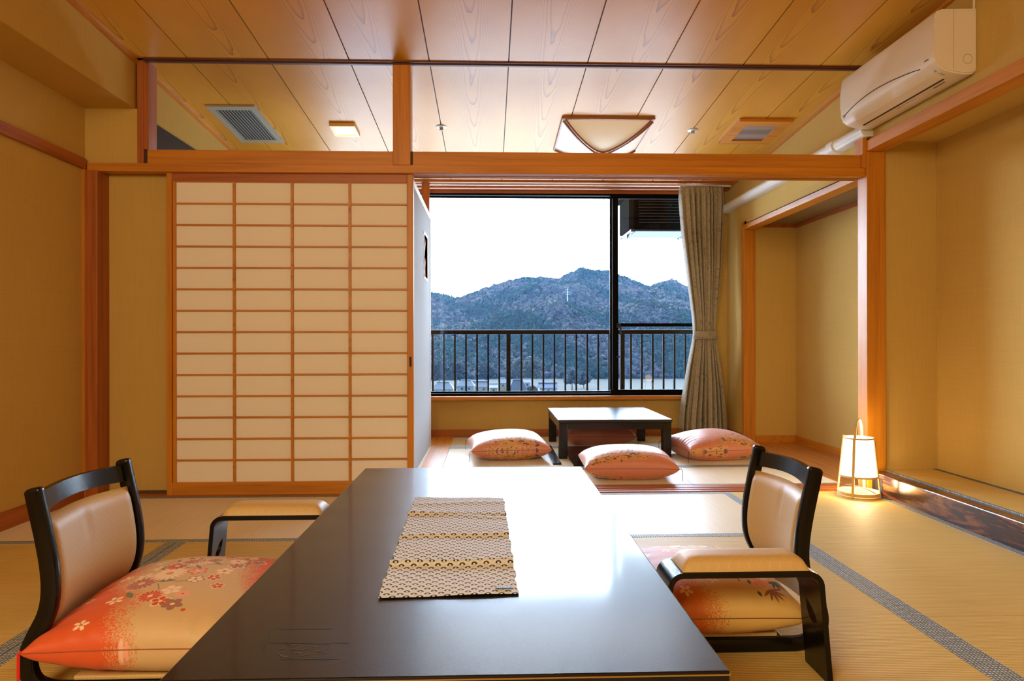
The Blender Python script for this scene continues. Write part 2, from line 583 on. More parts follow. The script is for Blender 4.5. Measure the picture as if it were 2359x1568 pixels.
# ceiling : one sloping surface of wide boards, with dark joints and a batten
cb_ = bmesh.new()
G = 0.0035
def board(x0, x1, y0, y1):
    for dz in (0,):
        v = [cb_.verts.new((x, y, ceil_z(y) + h)) for h in (0, 0.012) for x, y in ((x0, y0), (x1, y0), (x1, y1), (x0, y1))]
        for f in ((0, 1, 2, 3), (7, 6, 5, 4), (0, 4, 5, 1), (1, 5, 6, 2), (2, 6, 7, 3), (3, 7, 4, 0)):
            cb_.faces.new([v[i] for i in f])
xs = [-2.034] + [-1.72 + 0.4585 * k for k in range(9)] + [2.262]
for a, b in zip(xs[:-1], xs[1:]):
    board(a + G, b - G, YB, 3.960)
    board(a + G, b - G, 4.003, 6.45)
struct('ceiling', cb_, ceil_m)
bk = bmesh.new()
v = [bk.verts.new((x, y, ceil_z(y) + h)) for h in (0.010, 0.06) for x, y in ((-2.1, YB), (2.35, YB), (2.35, 6.6), (-2.1, 6.6))]
for f in ((0, 1, 2, 3), (7, 6, 5, 4), (0, 4, 5, 1), (1, 5, 6, 2), (2, 6, 7, 3), (3, 7, 4, 0)):
    bk.faces.new([v[i] for i in f])
struct('ceiling_backing', bk, groove_m)
st = bmesh.new()
for a, b, dz in ((3.955, 3.972, -0.006), (3.972, 3.992, -0.014), (3.992, 4.010, -0.006)):
    box(st, -1.97, 2.24, a, b, ceil_z(3.98) + dz, ceil_z(3.98) + 0.008)
struct('trim_12', st, strip_m, label='dark batten crossing the ceiling')
def slope_strip(x0, x1, y0, y1, z0, z1, name, m, label=None):
    bm = bmesh.new()
    vv = [bm.verts.new((x, y, ceil_z(y) + h)) for h in (z0, z1) for x, y in ((x0, y0), (x1, y0), (x1, y1), (x0, y1))]
    for f in ((0, 1, 2, 3), (7, 6, 5, 4), (0, 4, 5, 1), (1, 5, 6, 2), (2, 6, 7, 3), (3, 7, 4, 0)):
        bm.faces.new([vv[i] for i in f])
    return struct(name, bm, m, label=label)
slope_strip(-2.036, -2.012, YB, 6.42, -0.018, 0.004, 'trim_13', wood_y, 'thin wooden moulding at the left edge of the ceiling')
slope_strip(2.240, 2.262, YB, 6.42, -0.018, 0.004, 'trim_14', wood_y, 'thin wooden moulding at the right edge of the ceiling')

# cross wall between the rooms: lintels, posts, plaster block, left panel
struct('trim_15', B((-2.303, 2.232, 3.985, 4.030, 1.873, 1.921), bev=0.002), wood_x, label='door head beam spanning the opening between the rooms')
km = B((-2.303, 2.232, 4.030, 4.046, 1.873, 1.918), (-2.303, 2.232, 4.066, 4.080, 1.873, 1.918), (-2.303, 2.232, 4.098, 4.112, 1.873, 1.918), (-2.303, 2.232, 4.03, 4.112, 1.890, 1.921))
struct('trim_16', km, wood_x, label='grooved track on the underside of the door head')
struct('trim_17', B((-1.966, 2.212, 3.996, 4.10, 1.921, 2.002), bev=0.002), wood_x, label='upper beam of the opening between the rooms')
struct('trim_18', B((-1.985, -1.966, 3.998, 4.09, 1.921, 2.0)), groove_m)
struct('trim_19', B((-2.020, -1.985, 3.990, 4.09, 1.921, ceil_z(4)), (-1.985, -1.956, 3.992, 4.09, 2.002, ceil_z(4)), bev=0.002), redwood_z, label='short upright between plaster block and open transom')
struct('trim_20', B((-0.558, -0.456, 3.975, 4.085, 1.918, ceil_z(4) - 0.002), bev=0.003), wood_z, label='short post from the beam up to the ceiling')
struct('trim_21', B((-0.456, -0.444, 3.994, 4.0, 1.918, 2.002)), groove_m)
struct('trim_22', B((2.232, 2.345, 3.965, 4.068, -0.05, 2.016), (2.212, 2.240, 3.975, 4.068, 1.921, 2.105), bev=0.003), wood_z, label='tall right hand post between the rooms')
struct('trim_23', B((-2.303, -2.232, 3.965, 4.09, -0.05, 1.873), bev=0.003), redwood_z, label='tall left hand post between the rooms')
struct('trim_24', B((-2.3205, -2.303, 3.968, 4.0, 0.0, 1.882)), wood_z)
struct('wall_block', B((XL, -2.022, 4.0, 4.09, 1.921, 2.236)), wall_m, label='cream plaster block above the left post')
struct('wall_panel_left', B((-2.232, -0.50, 4.088, 4.15, -0.05, 1.90)), wall_m, label='plastered wall panel left of the paper screen')
struct('baseboard_panel', B((-2.232, -1.87, 4.076, 4.088, -0.05, 0.022)), plain('dark_skirting', (0.10, 0.055, 0.03), 0.5))
# far room's left end: dark brown board paints in the shade of a void
struct('wall_far_left', B((-2.07, -2.05, 4.15, 6.5, -0.05, 2.236)), plain('void_shade_brown', (0.045, 0.022, 0.008), 0.8))
# far wall below the window
struct('wall_window', B((XL, 2.262, YW, 6.52, -0.05, 0.345), (XL, -1.60, YW, 6.52, 0.34, 2.6), (2.10, 2.262, YW, 6.56, 0.34, 2.6)), wall_m, label='low plaster wall under the window')
struct('baseboard_window', B((XL, 2.262, 6.400, 6.42, -0.05, 0.066)), redwood_x)
struct('trim_25', B((-1.62, 2.11, 6.345, 6.55, 0.345, 0.380), bev=0.003), wood_x, label='wooden window sill')
struct('trim_26', B((-1.62, 2.262, 6.43, 6.55, 2.285, 2.50), (-1.62, 2.262, 6.335, 6.44, 2.312, 2.36), (-1.62, 2.262, 6.20, 6.36, 2.336, 2.37)), redwood_x, label='stepped wooden head of the window')
struct('trim_27', B((XL, 2.262, YW + 0.02, 6.55, 2.33, 2.9)), wall_m)
bm = bmesh.new()
tube(bm, [(-0.579, 6.25, 0.0), (-0.579, 6.25, ceil_z(6.25))], 0.037, 20)
struct('trim_28', bm, redwood_z, label='round reddish post standing before the window', smooth=True)

# ------------------------------------------------------------------ window
fr = B((-1.62, 2.10, 6.43, 6.55, 0.380, 0.402), (-1.62, 2.10, 6.43, 6.55, 2.268, 2.286), (-1.62, -1.58, 6.43, 6.55, 0.38, 2.286), (2.05, 2.10, 6.43, 6.55, 0.38, 2.286))
win = struct('window_1', fr, black_al, label='wide aluminium framed window with two sliding panes')
obj('window_sash', B((-1.58, 1.185, 6.49, 6.52, 0.402, 0.418), (-1.58, 1.185, 6.49, 6.52, 2.255, 2.27), (1.152, 1.185, 6.49, 6.52, 0.402, 2.27), (-1.58, -1.53, 6.49, 6.52, 0.4, 2.27)), black_al, win)
obj('window_sash', B((1.150, 2.05, 6.445, 6.475, 0.402, 0.432), (1.150, 2.05, 6.445, 6.475, 2.245, 2.27), (1.168, 1.222, 6.44, 6.475, 0.402, 2.27), (2.01, 2.05, 6.445, 6.475, 0.4, 2.27), (1.215, 2.01, 6.445, 6.475, 1.030, 1.062)), black_al, win)
obj('window_pane', B((-1.53, 1.152, 6.503, 6.507, 0.418, 2.255)), glass_m, win)
obj('window_pane', B((1.222, 2.01, 6.458, 6.462, 0.432, 2.245)), glass_m, win)
obj('window_latch', B((1.205, 1.24, 6.425, 6.44, 1.02, 1.06), (1.235, 1.25, 6.425, 6.44, 0.95, 1.04), (1.205, 1.235, 6.425, 6.44, 0.735, 0.75), bev=0.002), dark_m, win)

# ================================================================== TATAMI MATS
def mat(x0, x1, y0, y1, long_axis, label, borders='ab'):
    o = thing('tatami_mat', label, 'tatami mat', ((x0 + x1) / 2, (y0 + y1) / 2, -0.054))
    g, hb = 0.0015, 0.045
    if long_axis == 0:
        obj('mat_surface', B((x0 + g, x1 - g, y0 + hb, y1 - hb, -0.054, 0.0)), tat_y, o)
        for a, b in ((y0 + g, y0 + hb), (y1 - hb, y1 - g)):
            obj('border_cloth', B((x0 + g, x1 - g, a, b, -0.054, 0.0012)), heri_m, o)
    else:
        obj('mat_surface', B((x0 + hb, x1 - hb, y0 + g, y1 - g, -0.054, 0.0)), tat_x, o)
        for a, b in ((x0 + g, x0 + hb), (x1 - hb, x1 - g)):
            obj('border_cloth', B((a, b, y0 + g, y1 - g, -0.054, 0.0012)), heri_m, o)
    return o
mat(-2.32, -0.48, 3.10, 4.010, 0, 'tatami mat lying crosswise in front of the paper screen, left of the table end')
mat(-0.48, 1.375, 3.10, 4.010, 0, 'tatami mat shining white in the daylight between long table and threshold')
mat(1.375, 2.262, 2.177, 4.010, 1, 'tatami mat under the glowing lantern beside the alcove edge')
mat(1.375, 2.262, 0.30, 2.177, 1, 'tatami mat in the lower right corner of the view beside the alcove')
mat(-2.32, -1.40, 1.25, 3.10, 1, 'tatami mat along the left wall behind the left chair')
mat(-2.32, -1.40, -0.60, 1.25, 1, 'tatami mat along the left wall nearest the viewer, mostly out of view')
mat(-1.40, -0.475, 1.25, 3.10, 1, 'tatami mat under the left floor chair')
mat(-0.475, 0.45, 1.25, 3.10, 1, 'tatami mat hidden under the long black table')
mat(0.45, 1.375, 1.25, 3.10, 1, 'tatami mat under the right floor chair')
mat(-1.40, 0.45, -0.60, 1.25, 0, 'tatami mat below the near end of the long table, left part')
mat(0.45, 1.375, -0.60, 1.25, 1, 'tatami mat right of the near end of the long table')
mat(-0.335, 1.27, 5.75, 6.400, 0, 'narrow tatami mat right under the window behind the low table')
mat(1.27, 2.215, 5.75, 6.400, 0, 'tatami mat below the curtain in the window corner')
mat(-0.335, 1.27, 4.83, 5.75, 0, 'tatami mat under the low table and the left pink cushion')
mat(1.27, 2.215, 4.83, 5.75, 0, 'tatami mat under the right pink cushion')
mat(-0.335, 1.27, 4.190, 4.83, 0, 'tatami mat under the front pink cushion beside the threshold')
mat(1.27, 2.215, 4.190, 4.83, 0, 'bright tatami mat behind the right chair back, beside the niche floorboards')
struct('floor_far_left', B((XL, -0.53, 4.16, 6.42, -0.054, 0.0)), floor_wood)

# ================================================================== PAPER SCREEN (sliding door)
sx0, sx1, sy0, sy1 = -1.867, -0.444, 4.014, 4.048
d = thing('shoji_screen', 'sliding paper screen with amber wooden lattice, closed on the left of the opening', 'sliding screen', (-1.155, 4.03, 0.006))
stl = B((sx0, sx0 + 0.030, sy0, sy1, 0.006, 1.885), (sx0 + 0.033, sx0 + 0.050, sy0 + 0.004, sy1, 0.08, 1.85), bev=0.0015)
obj('stile', stl, wood_z, d)
obj('stile', B((sx1 - 0.038, sx1, sy0, sy1, 0.006, 1.885), bev=0.002), wood_z, d)
obj('top_rail', B((sx0 + 0.03, sx1 - 0.038, sy0 + 0.002, sy1, 1.825, 1.885), bev=0.0015), redwood_x, d)
obj('bottom_rail', B((sx0 + 0.03, sx1 - 0.038, sy0 + 0.002, sy1, 0.006, 0.080), bev=0.0015), wood_x, d)
lat = bmesh.new()
px0, px1, pz0, pz1 = sx0 + 0.050, sx1 - 0.038, 0.083, 1.822
for k in range(1, 4):
    x = px0 + (px1 - px0) * k / 4
    box(lat, x - 0.007, x + 0.007, sy0 + 0.004, sy0 + 0.018, pz0 - 0.003, pz1 + 0.003)
for k in range(1, 14):
    z = pz0 + (pz1 - pz0) * k / 14
    box(lat, px0, px1, sy0 + 0.006, sy0 + 0.018, z - 0.0045, z + 0.0045)
box(lat, px0, px1, sy0 + 0.006, sy0 + 0.018, pz1, pz1 + 0.004)
obj('lattice', lat, wood_x, d)
obj('paper', B((px0, px1, sy0 + 0.0185, sy0 + 0.0195, 0.07, 1.84)), shoji_paper, d)
obj('finger_pull', B((sx1 - 0.024, sx1 - 0.012, sy0 - 0.001, sy0 + 0.003, 0.748, 0.806), bev=0.0008), dark_m, d)

# white panel standing in depth behind the screen
pn = thing('white_partition_panel', 'pale grey partition panel with a small diamond window, seen edge on behind the paper screen', 'partition', (-0.5, 4.9, 0.0))
X0, X1 = -0.525, -0.490
obj('panel_face', B((X0, X1, 4.14, 5.14, 0.03, 1.895), (X0, X1, 5.42, 5.66, 0.03, 1.895), (X0, X1, 5.14, 5.42, 0.03, 1.385), (X0, X1, 5.14, 5.42, 1.705, 1.895)), panel_white, pn)
obj('top_rail', B((X0 - 0.01, X1 + 0.006, 4.13, 5.69, 1.895, 1.932)), white_paint, pn)
obj('bottom_rail', B((X0 - 0.01, X1 + 0.003, 4.13, 5.69, 0.003, 0.030)), white_paint, pn)
obj('end_stile', B((X0, X1 + 0.004, 5.66, 5.69, 0.03, 1.895)), white_paint, pn)
lt = B((X0, X1 + 0.003, 5.12, 5.14, 1.375, 1.715), (X0, X1 + 0.003, 5.42, 5.44, 1.375, 1.715), (X0, X1 + 0.003, 5.12, 5.44, 1.705, 1.722), (X0, X1 + 0.003, 5.12, 5.44, 1.368, 1.385))
obj('window_frame', lt, white_paint, pn)
lt = bmesh.new()
xm = (X0 + X1) / 2
for a, b in (((5.14, 1.385), (5.42, 1.705)), ((5.14, 1.705), (5.42, 1.385)), ((5.14, 1.545), (5.28, 1.705)), ((5.28, 1.385), (5.42, 1.545))):
    tube(lt, [(xm, a[0], a[1]), (xm, b[0], b[1])], 0.008, 6)
obj('lattice', lt, redwood_y, pn)

# ================================================================== CEILING FITTINGS
def ceil_panel(bm, pts, z0, z1):
    v = [bm.verts.new((x, y, ceil_z(y) + h)) for h in (z0, z1) for x, y in pts]
    for f in ((0, 1, 2, 3), (7, 6, 5, 4), (0, 4, 5, 1), (1, 5, 6, 2), (2, 6, 7, 3), (3, 7, 4, 0)):
        bm.faces.new([v[i] for i in f])
def rect(x0, x1, y0, y1):
    return ((x0, y0), (x1, y0), (x1, y1), (x0, y1))
g = thing('ceiling_air_grille', 'grey metal slatted air grille in the ceiling on the left', 'air vent', (-1.72, 4.93, ceil_z(4.93)))
bm = bmesh.new()
x0, x1, y0, y1 = -1.883, -1.560, 4.60, 5.262
for r in (rect(x0, x1, y0, y0 + 0.055), rect(x0, x1, y1 - 0.055, y1), rect(x0, x0 + 0.042, y0 + 0.055, y1 - 0.055), rect(x1 - 0.042, x1, y0 + 0.055, y1 - 0.055)):
    ceil_panel(bm, r, -0.012, -0.001)
obj('frame', bm, metal_grey, g)
bm = bmesh.new()
ceil_panel(bm, rect(x0 + 0.04, x1 - 0.04, y0 + 0.05, y1 - 0.05), -0.003, -0.001)
obj('duct_shade_sheet', bm, dark_m, g)  # flat near-black sheet paints the darkness of the duct behind the slats
for k in range(11):
    bm = bmesh.new()
    xx = x0 + 0.050 + k * 0.0217
    ceil_panel(bm, rect(xx, xx + 0.0052, y0 + 0.055, y1 - 0.055), -0.0095, -0.0065)
    obj('slat', bm, metal_grey, g)

g = thing('perforated_ceiling_vent', 'square wooden framed vent with brown perforated mesh in the ceiling on the right', 'air vent', (1.955, 4.965, ceil_z(4.965)))
bm = bmesh.new()
x0, x1, y0, y1 = 1.760, 2.145, 4.742, 5.188
for r in (rect(x0, x1, y0, y0 + 0.085), rect(x0, x1, y1 - 0.065, y1), rect(x0, x0 + 0.075, y0 + 0.085, y1 - 0.065), rect(x1 - 0.075, x1, y0 + 0.085, y1 - 0.065)):
    ceil_panel(bm, r, -0.022, -0.001)
obj('frame', bm, wood_x, g)
def mesh_mat():
    t = NT('perforated_sheet')
    vo = t.node('ShaderNodeTexVoronoi')
    t.lk(t.coord((1, 1, 1)), vo.inputs['Vector'])
    vo.inputs['Scale'].default_value = 85
    vo.inputs['Randomness'].default_value = 0
    t.color(t.ramp(vo.outputs['Distance'], [(0.34, (0.03, 0.018, 0.012)), (0.42, (0.30, 0.21, 0.16))]))
    return t.m
bm = bmesh.new()
ceil_panel(bm, rect(x0 + 0.07, x1 - 0.07, y0 + 0.08, y1 - 0.06), -0.012, -0.002)
obj('perforated_plate', bm, mesh_mat(), g)

g = thing('square_downlight', 'small lit square downlight with brass coloured rim in the ceiling', 'ceiling light', (-1.045, 4.98, ceil_z(4.98)))
bm = bmesh.new()
x0, x1, y0, y1 = -1.135, -0.955, 4.885, 5.085
for r in (rect(x0, x1, y0, y0 + 0.022), rect(x0, x1, y1 - 0.022, y1), rect(x0, x0 + 0.022, y0 + 0.022, y1 - 0.022), rect(x1 - 0.022, x1, y0 + 0.022, y1 - 0.022)):
    ceil_panel(bm, r, -0.026, -0.001)
obj('rim', bm, plain('brass_rim', (0.55, 0.30, 0.08), 0.35, 0.4), g)
bm = bmesh.new()
ceil_panel(bm, rect(x0 + 0.022, x1 - 0.022, y0 + 0.022, y1 - 0.022), -0.018, -0.002)
obj('lens', bm, led_m, g)
sl = bpy.data.lights.new('downlight_beam', 'SPOT')
sl.energy, sl.color, sl.spot_size, sl.shadow_soft_size = 20, (1, 0.78, 0.48), math.radians(120), 0.06
so = bpy.data.objects.new('downlight_beam', sl)
so.location = (-1.045, 4.985, ceil_z(4.98) - 0.04)
C.objects.link(so)

for x, y, lb in ((-0.344, 4.945, 'small round sprinkler head in the ceiling right of the short post'), (1.495, 4.969, 'small round sprinkler head in the ceiling between hanging lamp and perforated vent')):
    z = ceil_z(y)
    g = thing('ceiling_sprinkler', lb, 'sprinkler', (x, y, z), 'sprinklers in the ceiling')
    bm = bmesh.new()
    lathe(bm, [(0.001, z - 0.008), (0.030, z - 0.008), (0.040, z - 0.002), (0.040, z + 0.004)], x, y, 24)
    obj('cover_ring', bm, plain('pale_metal_%s' % lb[:3], (0.62, 0.62, 0.58), 0.4), g, smooth=True)
    bm = bmesh.new()
    lathe(bm, [(0.001, z - 0.028), (0.014, z - 0.027), (0.012, z - 0.014), (0.016, z - 0.007)], x, y, 16)
    obj('nozzle', bm, metal_grey, g, smooth=True)

# hanging lamp : shallow paper pyramid with bent wooden ribs
LX, LY, LW = 0.835, 5.06, 0.315
ztop = ceil_z(LY - LW) - 0.012
lp = thing('paper_ceiling_lamp', 'cream paper ceiling lamp with bent wooden ribs over the far room', 'ceiling lamp', (LX, LY, ceil_z(LY)))
def lampz(a, b):
    r = max(abs(a), abs(b))
    return ztop - 0.134 * (1 - r ** 2.0) - 0.0708 * (b + 1) * LW * 0.9
bm = bmesh.new()
N = 24
gv = [[bm.verts.new((LX + LW * (2 * i / N - 1), LY + LW * (2 * j / N - 1), lampz(2 * i / N - 1, 2 * j / N - 1))) for j in range(N + 1)] for i in range(N + 1)]
for i in range(N):
    for j in range(N):
        bm.faces.new((gv[i][j], gv[i + 1][j], gv[i + 1][j + 1], gv[i][j + 1]))
obj('paper_shade', bm, cream_paper, lp, smooth=True)
def petal(rot, k):
    P = []
    for t in range(41):
        s = -1 + 2 * t / 40
        a = 0.97 * math.copysign(abs(s) ** 0.85, s)
        b = -1 + 0.94 * (1 - abs(s) ** 1.7)
        b = -math.sqrt(a * a + 0.13 ** 2) - 0.02
        a *= 0.98
        q = (a, b)
        for _ in range(rot):
            q = (-q[1], q[0])
        P.append((LX + LW * q[0] * k, LY + LW * q[1] * k, lampz(*q) - 0.010))
    return P
for r in range(4):
    bm = bmesh.new()
    tube(bm, petal(r, 1.0), 0.0085, 6)
    obj('rib', bm, grain_brown, lp, smooth=True)
bm = bmesh.new()
e = 1.02
rim = []
box(bm, LX - LW * e, LX + LW * e, LY - LW * e - 0.012, LY - LW * e + 0.004, ztop - 0.006, ztop + 0.014)
box(bm, LX - LW * e, LX + LW * e, LY + LW * e - 0.004, LY + LW * e + 0.012, ztop - 0.05, ztop - 0.03)
for s in (-1, 1):
    tube(bm, [(LX + s * LW * e, LY - LW * e, ztop + 0.004), (LX + s * LW * e, LY + LW * e, ztop - 0.04)], 0.008, 6)
obj('rim', bm, grain_brown, lp)
bm = bmesh.new()
zf = lampz(0, 0)
lathe(bm, [(0.001, zf - 0.03), (0.03, zf - 0.026), (0.045, zf - 0.012), (0.04, zf + 0.01)], LX, LY, 20)
obj('finial', bm, grain_brown, lp, smooth=True)
obj('mounting_plate', B((LX - 0.12, LX + 0.12, LY - 0.12, LY + 0.12, ceil_z(LY) - 0.10, ceil_z(LY) + 0.004)), white_plastic, lp)
# ================================================================== AIR CONDITIONER AND DUCT
ac = thing('air_conditioner', 'ivory wall mounted air conditioner above the alcove beam', 'air conditioner', (2.16, 3.5, 2.13))
pr = [(2.26, 2.437), (2.100, 2.432), (2.075, 2.424), (2.064, 2.405), (2.059, 2.34), (2.058, 2.26), (2.060, 2.20), (2.072, 2.172), (2.100, 2.152), (2.140, 2.139), (2.20, 2.131), (2.24, 2.133), (2.26, 2.150)]
bm = bmesh.new()
prism(bm, pr, 1, 3.09, 3.94)
bmesh.ops.bevel(bm, geom=[e for e in bm.edges if abs(e.verts[0].co.y - e.verts[1].co.y) < 1e-5 and len(e.link_faces) == 2], offset=0.007, segments=2, affect='EDGES')
obj('body', bm, white_plastic, ac, smooth=True)
bm = bmesh.new()
arc = []
for k in range(25):
    s = k / 24
    y = 3.905 - s * (3.905 - 3.20)
    z = 2.192 + 0.055 * math.sin(PI * min(1, s * 1.0)) ** 0.8 * (1 - 0.45 * s) - 0.0
    arc.append((2.0575 if z > 2.2 else 2.060, y, z))
tube(bm, arc, 0.0022, 5)
obj('panel_seam', bm, groove_m, ac)
bm = bmesh.new()
box(bm, 2.150, 2.158, 3.17, 3.86, 2.1330, 2.1372)
obj('louver_gap', bm, groove_m, ac)
bm = bmesh.new()
prism(bm, [(2.098, 2.150), (2.146, 2.135), (2.147, 2.138), (2.10, 2.155)], 1, 3.16, 3.88)
obj('louver', bm, white_plastic, ac)
bm = bmesh.new()
random.seed(4)
for k in range(9):                     # small rows of print under the unit, too tiny to read
    y = 3.42 + k * 0.018
    box(bm, 2.176, 2.176 + random.uniform(0.010, 0.020), y, y + random.uniform(0.006, 0.014), 2.1335, 2.1345)
obj('rating_print', bm, grey_text, ac)
bm = bmesh.new()
for k in range(6):
    y = 3.20 + k * 0.014
    box(bm, 2.176, 2.186, y, y + 0.009, 2.1325, 2.1345)
obj('warning_print', bm, grey_text, ac)
bm = bmesh.new()
for k in range(7):
    y = 3.105 + 0.001 * k
    box(bm, 2.084 + k * 0.0075, 2.0855 + k * 0.0075, 3.125, 3.125 + (0.016 if k % 2 else 0.009), 2.1585 - 0.0032 * k, 2.1618 - 0.0032 * k)
obj('indicator_print', bm, grey_text, ac)
bm = bmesh.new()
box(bm, 2.0575, 2.0595, 3.135, 3.165, 2.212, 2.218)
obj('maker_print', bm, grey_text, ac)
bm = bmesh.new()
box(bm, 2.0575, 2.0595, 3.885, 3.915, 2.200, 2.204)
obj('maker_print', bm, grey_text, ac)
bm = bmesh.new()
pts = [(2.215 + 0.022 * math.cos(a), 3.089, 2.20 + 0.022 * math.sin(a)) for a in [2 * PI * k / 20 for k in range(20)]]
tube(bm, pts, 0.0012, 5, closed=True)
box(bm, 2.146, 2.148, 3.0885, 3.0905, 2.15, 2.43)
obj('knockout_line', bm, plain('beige_line', (0.55, 0.43, 0.28), 0.5), ac)
# duct cover
def duct(bm, y0, y1):
    prof = []
    zc, hz = 2.137, 0.039
    pp = []
    for k in range(11):
        a = PI / 2 + PI * k / 10
        pp.append((2.222 + 0.040 * math.cos(a) * 0.95, zc + hz * math.sin(a)))
    pp = [(2.2595, zc + hz)] + pp + [(2.2595, zc - hz)]
    prism(bm, pp, 1, y0, y1)
dt = thing('duct_cover', 'white rounded duct cover running along the right wall from air conditioner to curtain', 'duct', (2.22, 5.2, 2.137))
bm = bmesh.new()
duct(bm, 3.945, 6.40)
obj('duct_trunk', bm, duct_m, dt, smooth=True)
bm = bmesh.new()
prism(bm, [(2.2595, 2.180), (2.205, 2.180), (2.183, 2.165), (2.176, 2.137), (2.183, 2.109), (2.205, 2.094), (2.2595, 2.094)], 1, 4.28, 4.36)
obj('joint_sleeve', bm, duct_m, dt, smooth=True)
# lead at the upper right of the unit
bm = bmesh.new()
tube(bm, [(2.252, 3.10, 2.434), (2.252, 3.098, 2.56)], 0.005, 6)
obj('power_lead', bm, white_plastic, ac)

# ================================================================== CURTAIN
def curtain():
    nz, ns = 90, 260
    ys = 6.30
    zs = np.linspace(0.075, 2.318, nz)
    zk = [0.075, 0.25, 0.45, 0.65, 0.85, 0.955, 1.10, 1.3, 1.6, 1.9, 2.2, 2.318]
    L = [1.742, 1.757, 1.790, 1.825, 1.868, 1.887, 1.880, 1.852, 1.812, 1.775, 1.752, 1.752]
    Rr = [2.206, 2.195, 2.175, 2.145, 2.108, 2.085, 2.097, 2.115, 2.14, 2.155, 2.168, 2.172]
    xl, xr = np.interp(zs, zk, L), np.interp(zs, zk, Rr)
    s = np.linspace(0, 1, ns)
    bm = bmesh.new()
    rows = []
    for j, z in enumerate(zs):
        wdt = xr[j] - xl[j]
        amp = 0.040 if z < 2.25 else 0.016
        amp *= 0.55 + 0.45 * min(1, wdt / 0.42)
        if z < 0.955:
            amp *= 1 + 0.35 * (0.955 - z)
        row = []
        for u in s:
            ph = u * 2 * PI * 9.5 + 0.9 * math.sin(u * 7 + 0.6 * z) + 0.35 * math.sin(z * 2.2 + u * 11)
            f = math.sin(ph)
            y = ys - 0.045 + amp * (f * 0.8 + 0.25 * math.sin(ph * 2.3 + z)) - 0.035 * math.sin(PI * u)
            x = xl[j] + wdt * u + 0.010 * math.cos(ph)
            row.append(bm.verts.new((x, y, z + (0.004 * math.sin(ph) if j == 0 else 0))))
        rows.append(row)
    for j in range(nz - 1):
        for i in range(ns - 1):
            bm.faces.new((rows[j][i], rows[j][i + 1], rows[j + 1][i + 1], rows[j + 1][i]))
    c = thing('curtain', 'grey beige jacquard curtain tied at the waist beside the window', 'curtain', (1.96, 6.26, 0.075))
    o = obj('curtain_cloth', bm, curtain_m, c, smooth=True)
    md = o.modifiers.new('thickness', 'SOLIDIFY')
    md.thickness = 0.003
    bm = bmesh.new()
    pts = []
    for k in range(33):
        a = 2 * PI * k / 32
        pts.append((1.988 + 0.112 * math.cos(a), 6.235 + 0.062 * math.sin(a)))
    for (a, b) in zip(pts[:-1], pts[1:]):
        vs = [bm.verts.new((a[0], a[1], 0.912)), bm.verts.new((b[0], b[1], 0.908)), bm.verts.new((b[0], b[1], 0.984)), bm.verts.new((a[0], a[1], 0.988))]
        bm.faces.new(vs)
    bmesh.ops.remove_doubles(bm, verts=bm.verts, dist=0.0045)
    o = obj('tieback', bm, curtain_m, c, smooth=True)
    o.modifiers.new('thickness', 'SOLIDIFY').thickness = 0.004
    obj('curtain_rail', B((-1.5, 2.24, 6.255, 6.275, 2.322, 2.338)), white_paint, c)
curtain()

# ================================================================== BIG TABLE
tb = thing('dining_table', 'long low black lacquer table in the foreground reflecting the window', 'table', (-0.068, 2.0, 0.0))
TX0, TX1, TY0, TY1, TZ = -0.527, 0.392, 1.102, 2.914, 0.36
obj('tabletop', B((TX0, TX1, TY0, TY1, TZ - 0.034, TZ), bev=0.003), lacq_top, tb)
obj('edge_inlay', B((TX0 - 0.0006, TX1 + 0.0006, TY0 - 0.0006, TY0 + 0.004, TZ - 0.007, TZ - 0.0045)), plain('gold_line', (0.42, 0.27, 0.09), 0.35, 0.6), tb)
obj('apron', B((TX0 + 0.05, TX1 - 0.05, TY0 + 0.05, TY1 - 0.05, TZ - 0.085, TZ - 0.034)), lacq, tb)
bm = bmesh.new()  # faint dark and dull gold strokes lying on the tabletop
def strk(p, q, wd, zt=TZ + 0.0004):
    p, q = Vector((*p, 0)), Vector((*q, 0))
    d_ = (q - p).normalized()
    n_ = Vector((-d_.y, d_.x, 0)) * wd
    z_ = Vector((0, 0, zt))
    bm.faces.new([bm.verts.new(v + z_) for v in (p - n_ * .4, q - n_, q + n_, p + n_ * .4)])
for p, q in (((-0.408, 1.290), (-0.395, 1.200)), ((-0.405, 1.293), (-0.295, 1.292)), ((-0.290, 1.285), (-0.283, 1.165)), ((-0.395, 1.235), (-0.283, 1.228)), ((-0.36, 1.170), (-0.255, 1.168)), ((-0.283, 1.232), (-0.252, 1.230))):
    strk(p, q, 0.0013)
obj('dark_outline_strokes', bm, dark_m, tb)
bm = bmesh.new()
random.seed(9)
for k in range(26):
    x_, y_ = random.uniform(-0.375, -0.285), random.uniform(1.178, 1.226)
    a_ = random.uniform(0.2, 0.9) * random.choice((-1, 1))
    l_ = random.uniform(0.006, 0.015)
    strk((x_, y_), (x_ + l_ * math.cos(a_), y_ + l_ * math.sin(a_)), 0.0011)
obj('dull_gold_strokes', bm, plain('dull_gold_brown', (0.10, 0.055, 0.016), 0.5), tb)
for x in (TX0 + 0.06, TX1 - 0.14):
    for y in (TY0 + 0.06, TY1 - 0.14):
        obj('leg', B((x, x + 0.08, y, y + 0.08, 0.0018, TZ - 0.06), bev=0.004), lacq, tb)

